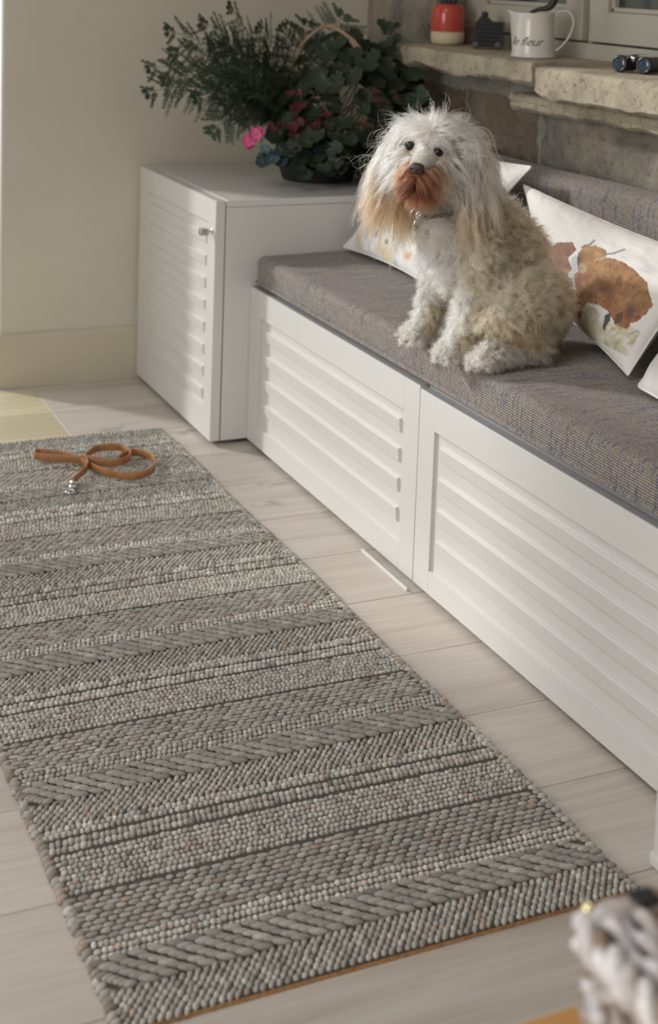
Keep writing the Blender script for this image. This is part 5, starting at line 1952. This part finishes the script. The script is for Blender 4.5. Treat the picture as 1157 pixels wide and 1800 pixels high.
# the planter basket with its bent willow handle
BCX, BCY = 0.300, 1.22
bas = thing('planter_basket', 'dark planter basket with arched willow handle on the white cabinet, under the plants', 'basket', (BCX, BCY, ZCAB))
v, f = lathe([(0.085, 0), (0.098, 0.003), (0.112, 0.050), (0.120, 0.098), (0.124, 0.104), (0.120, 0.107), (0.115, 0.100), (0.108, 0.060), (0.090, 0.020), (0.01, 0.018)], (BCX, BCY, ZCAB), 40, cap=False)
mesh_obj('bowl', v, f, plain('dark_basket_weave', (0.022, 0.022, 0.017), 0.8, noise_amt=0.4, noise_scale=60, bump=0.8), bas, smooth=True)
v, f = lathe([(0.001, 0.088), (0.113, 0.086)], (BCX, BCY, ZCAB), 40, cap=False)
mesh_obj('soil', v, f, M_SOIL, bas, smooth=True)
hp_ = smooth_path([(BCX - 0.070, BCY + 0.085, ZCAB + 0.085), (BCX - 0.080, BCY + 0.075, ZCAB + 0.22), (BCX - 0.055, BCY + 0.02, ZCAB + 0.36), (BCX - 0.015, BCY - 0.06, ZCAB + 0.425), (BCX + 0.030, BCY - 0.115, ZCAB + 0.395), (BCX + 0.075, BCY - 0.130, ZCAB + 0.325), (BCX + 0.095, BCY - 0.110, ZCAB + 0.24), (BCX + 0.085, BCY - 0.075, ZCAB + 0.09)], 60)
acc = Acc()
for q in range(2):
    ph = np.linspace(0, 20, len(hp_)) + q * math.pi
    off = np.stack([0.0035 * np.cos(ph), 0.0035 * np.sin(ph), 0.002 * np.cos(ph)], 1)
    v, f = tube(hp_ + off, 0.0048, 8)
    acc.add(v, f)
acc.build('handle', M_TWIG, bas)

# fern
FB = np.array([0.245, 1.240, ZCAB + 0.088])
fern = thing('asparagus_fern', 'dark feathery fern arching left from the planter in front of the beige wall', 'fern', tuple(FB))


def frond(tip, lift, seed, width=0.085):
    r = np.random.default_rng(seed)
    tip = np.array(tip, float)
    b0 = FB + np.array([0.02 * r.standard_normal(), 0.02 * r.standard_normal(), 0])
    ctrl = b0 + (tip - b0) * 0.42 + np.array([0, 0, lift])
    t = np.linspace(0, 1, 26)[:, None]
    C = (1 - t) ** 2 * b0 + 2 * t * (1 - t) * ctrl + t ** 2 * tip
    T = np.gradient(C, axis=0)
    T /= np.linalg.norm(T, axis=1)[:, None]
    acc = Acc()
    v, f = tube(C, np.linspace(0.0022, 0.0006, 26), 5)
    acc.add(v, f)
    tv = np.array([0.25 * r.standard_normal(), -0.75 + 0.2 * r.standard_normal(), 0.65])
    nb_ = 14
    LV, LF = [], []
    for k in range(nb_):
        u = 0.26 + 0.73 * k / (nb_ - 1)
        i = min(25, int(u * 25))
        c, tg = C[i], T[i]
        sd_ = np.cross(tg, tv)
        sd_ /= np.linalg.norm(sd_)
        nm = np.cross(sd_, tg)
        L = width * (math.sin(math.pi * min(1, (u - 0.16) / 0.84)) ** 0.7 * 0.9 + 0.1) * (1 + 0.15 * r.standard_normal())
        for sg in (-1, 1):
            bd = sd_ * sg * 0.80 + tg * 0.62 + nm * 0.10 * r.standard_normal() + np.array([0, 0, -0.12])
            bd /= np.linalg.norm(bd)
            e = c + bd * L + np.array([0, 0, -0.10 * L])
            w2 = np.cross(bd, nm)
            w2 /= np.linalg.norm(w2)
            o = len(LV)
            LV += [c - w2 * 0.0006, c + w2 * 0.0006, e]
            LF.append([o, o + 1, o + 2])
            nl = 15
            for q in range(nl):
                s_ = 0.10 + 0.88 * q / (nl - 1)
                p0 = c + (e - c) * s_
                ll = 0.0125 * (1 - 0.55 * s_) * (1 + 0.2 * r.standard_normal())
                for sg2 in (-1, 1):
                    ld = w2 * sg2 * 0.72 + bd * 0.75 + nm * 0.25 * r.standard_normal()
                    ld /= np.linalg.norm(ld)
                    hw = np.cross(ld, nm) * 0.0017
                    o = len(LV)
                    LV += [p0 + hw * 0.3, p0 - hw * 0.3, p0 + ld * ll * 0.5 - hw, p0 + ld * ll, p0 + ld * ll * 0.5 + hw]
                    LF.append([o, o + 1, o + 2, o + 3, o + 4])
    acc.add(np.array(LV), LF)
    acc.build('frond', M_FERN, fern, smooth=False)


tips = [((-0.215, 1.20, 0.865), 0.16), ((-0.195, 1.26, 0.925), 0.17), ((-0.150, 1.24, 1.030), 0.15), ((-0.110, 1.33, 0.965), 0.17), ((-0.055, 1.20, 0.905), 0.16), ((0.020, 1.22, 1.105), 0.10), ((-0.030, 1.30, 1.055), 0.13),
        ((0.100, 1.20, 1.050), 0.10), ((0.190, 1.25, 1.055), 0.06), ((0.365, 1.22, 1.085), 0.12), ((0.300, 1.32, 1.060), 0.10), ((-0.020, 1.22, 0.750), 0.20), ((0.045, 1.16, 0.790), 0.17), ((-0.080, 1.20, 0.850), 0.16),
        ((0.060, 1.36, 1.000), 0.12), ((0.030, 1.10, 0.930), 0.14), ((-0.120, 1.36, 0.885), 0.18), ((0.140, 1.08, 0.930), 0.14), ((-0.010, 1.28, 0.985), 0.15), ((0.090, 1.15, 0.860), 0.15), ((0.000, 1.18, 0.835), 0.17), ((0.055, 1.26, 0.965), 0.12),
        ((0.120, 1.18, 0.985), 0.10)]
for q, (tp_, lf_) in enumerate(tips):
    frond(tp_, lf_, 100 + q, 0.098)

# trailing round-leaved plant that fills the right of the planter
ger = thing('ivy_geranium', 'dense dark round-leaved trailing plant behind the head of the dog, beside the stone wall', 'plant', (0.34, 1.20, ZCAB + 0.10))
LM = [round_leaf(s_, M_GREEN) for s_ in range(4)]
rl = np.random.default_rng(33)
stem_acc = Acc()
cnt = 0
GC = np.array([0.365, 1.185, 0.835])
while cnt < 214:
    d = rl.standard_normal(3)
    d /= np.linalg.norm(d)
    if d[1] > 0.55:
        continue
    rr = 0.55 + 0.45 * rl.random() ** 0.5
    p_ = GC + d * np.array([0.215, 0.20, 0.205]) * rr
    # spill over the basket at the lower left, thin out at the top left where the fern is
    if p_[0] > XS - 0.045 or p_[2] < ZCAB + 0.045 or p_[1] > YW - 0.06:
        continue
    if p_[2] > 0.93 and p_[0] < 0.27:
        continue
    nrm = d * 0.8 + np.array([-0.25, -0.55, 0.45]) + 0.35 * rl.standard_normal(3)
    place_leaf(LM[cnt % 4], ger, p_, nrm, 0.020 + 0.014 * rl.random(), 0.5 + 0.6 * rl.random(), 0.6 * rl.standard_normal())
    if cnt % 6 == 0:
        b0 = np.array([0.30 + 0.04 * rl.standard_normal(), 1.20 + 0.03 * rl.standard_normal(), ZCAB + 0.10])
        v, f = tube(smooth_path([b0, (b0 + p_) / 2 + [0, 0, 0.05], p_], 10), 0.0017, 5)
        stem_acc.add(v, f)
    cnt += 1
# a leggy shoot in front of the stone wall and leaves trailing on the cabinet top
for p_ in ((0.445, 1.10, 1.045), (0.462, 1.10, 1.020), (0.43, 1.09, 1.015), (0.455, 1.08, 0.985), (0.47, 1.12, 1.060), (0.44, 1.12, 1.065), (0.478, 1.10, 0.955), (0.49, 1.09, 0.925)):
    place_leaf(LM[cnt % 4], ger, p_, (-0.5, -0.7, 0.5), 0.020, 0.4, rl.standard_normal())
    cnt += 1
v, f = tube(smooth_path([(0.40, 1.16, 0.90), (0.44, 1.11, 0.97), (0.455, 1.105, 1.055)], 12), 0.002, 5)
stem_acc.add(v, f)
for q in range(46):
    p_ = (0.13 + 0.40 * rl.random(), 1.015 + 0.07 * rl.random(), ZCAB + 0.046 + 0.10 * rl.random())
    place_leaf(LM[q % 4], ger, p_, (-0.3, -0.8, 0.6), 0.018 + 0.008 * rl.random(), 0.5, rl.standard_normal())
for q in range(30):
    p_ = (0.17 + 0.26 * rl.random(), 1.035 + 0.045 * rl.random(), ZCAB + 0.040 + 0.055 * rl.random())
    place_leaf(LM[q % 4], ger, p_, (-0.4, -0.9, 0.4), 0.019 + 0.007 * rl.random(), 0.4, rl.standard_normal())
stem_acc.build('stems', M_STEM, ger)

# small pink-flowered plant trailing at the left of the planter
pnk = thing('pink_cyclamen', 'small blue-green plant with bright pink flowers at the left of the planter', 'plant', (0.13, 1.12, ZCAB + 0.10))
BM = [round_leaf(50 + s_, M_BLUEGREEN, 5) for s_ in range(2)]
for q in range(30):
    a_ = rl.random()
    p_ = np.array([0.075 + 0.17 * a_, 1.10 - 0.05 * rl.random(), 0.715 + 0.045 * rl.random() - 0.03 * (1 - a_)])
    place_leaf(BM[q % 2], pnk, p_, (-0.4, -0.7, 0.6), 0.013 + 0.007 * rl.random(), 0.6, rl.standard_normal())
pst = Acc()


def petal_mesh(seed):
    r = np.random.default_rng(seed)
    V, F = [], []
    for i, (u, w) in enumerate(((0, 0.12), (0.3, 0.40), (0.6, 0.55), (0.85, 0.45), (1.0, 0.18))):
        for s_ in (-1, -0.4, 0.4, 1):
            V.append((u, w * s_, 0.45 * u * u + 0.12 * s_ * s_ + 0.05 * r.standard_normal()))
    for i in range(4):
        for j in range(3):
            a = i * 4 + j
            F.append([a, a + 1, a + 5, a + 4])
    me = bpy.data.meshes.new('petal')
    me.from_pydata(V, [], F)
    me.polygons.foreach_set('use_smooth', [True] * len(me.polygons))
    me.materials.append(M_PINK)
    return me


PM = [petal_mesh(s_) for s_ in range(3)]
for fc_, r_ in (((0.050, 1.115, 0.748), 0.017), ((0.066, 1.110, 0.765), 0.018), ((0.083, 1.118, 0.772), 0.014), ((0.058, 1.12, 0.735), 0.012)):
    bmh = bmesh.new()
    bmesh.ops.create_icosphere(bmh, subdivisions=2, radius=0.0035, matrix=Matrix.Translation(Vector(fc_)))
    fl = bm_obj('flower', bmh, M_PINK, pnk, smooth=True)
    for q in range(7):
        a_ = q * 0.9 + rl.random()
        nrm = Vector((-0.5, -0.7, 0.35)) + Vector((math.cos(a_) * 0.5, math.sin(a_) * 0.3, math.sin(a_) * 0.5))
        xa = Vector((math.cos(a_), 0.3 * math.sin(a_), math.sin(a_))).normalized()
        za = Vector((-0.4, -0.8, 0.3))
        za = (za - xa * za.dot(xa)).normalized()
        ya = za.cross(xa)
        o = bpy.data.objects.new('petal', PM[q % 3])
        link(o, fl)
        c_ = Vector(fc_) - ORIGIN[pnk.name]
        o.matrix_local = Matrix(((xa.x * r_, ya.x * r_, za.x * r_, c_.x), (xa.y * r_, ya.y * r_, za.y * r_, c_.y), (xa.z * r_, ya.z * r_, za.z * r_, c_.z), (0, 0, 0, 1)))
    v, f = tube(smooth_path([(0.14, 1.14, ZCAB + 0.11), (0.10, 1.12, 0.765), fc_], 10), 0.0013, 5)
    pst.add(v, f)
pst.build('stems', M_STEM, pnk)

# dark red-leaved plant in the middle
red = thing('red_leaved_plant', 'dark red-leaved plant in the middle of the planter, between fern and round leaves', 'plant', (0.19, 1.13, ZCAB + 0.10))
RM = [round_leaf(70 + s_, M_REDLEAF, 3) for s_ in range(2)]
rst = Acc()
for q in range(26):
    p_ = np.array([0.185 + 0.045 * rl.standard_normal(), 1.085 - 0.03 * rl.random(), 0.800 + 0.032 * rl.standard_normal()])
    place_leaf(RM[q % 2], red, p_, (-0.4, -0.8, 0.4), 0.011 + 0.007 * rl.random(), 0.5, rl.standard_normal())
    if q % 2 == 0:
        v, f = tube(smooth_path([(0.19, 1.13, ZCAB + 0.10), (p_ + [0.19, 1.13, ZCAB + 0.16]) / 2, p_], 8), 0.0013, 5)
        rst.add(v, f)
rst.build('stems', M_STEM, red)
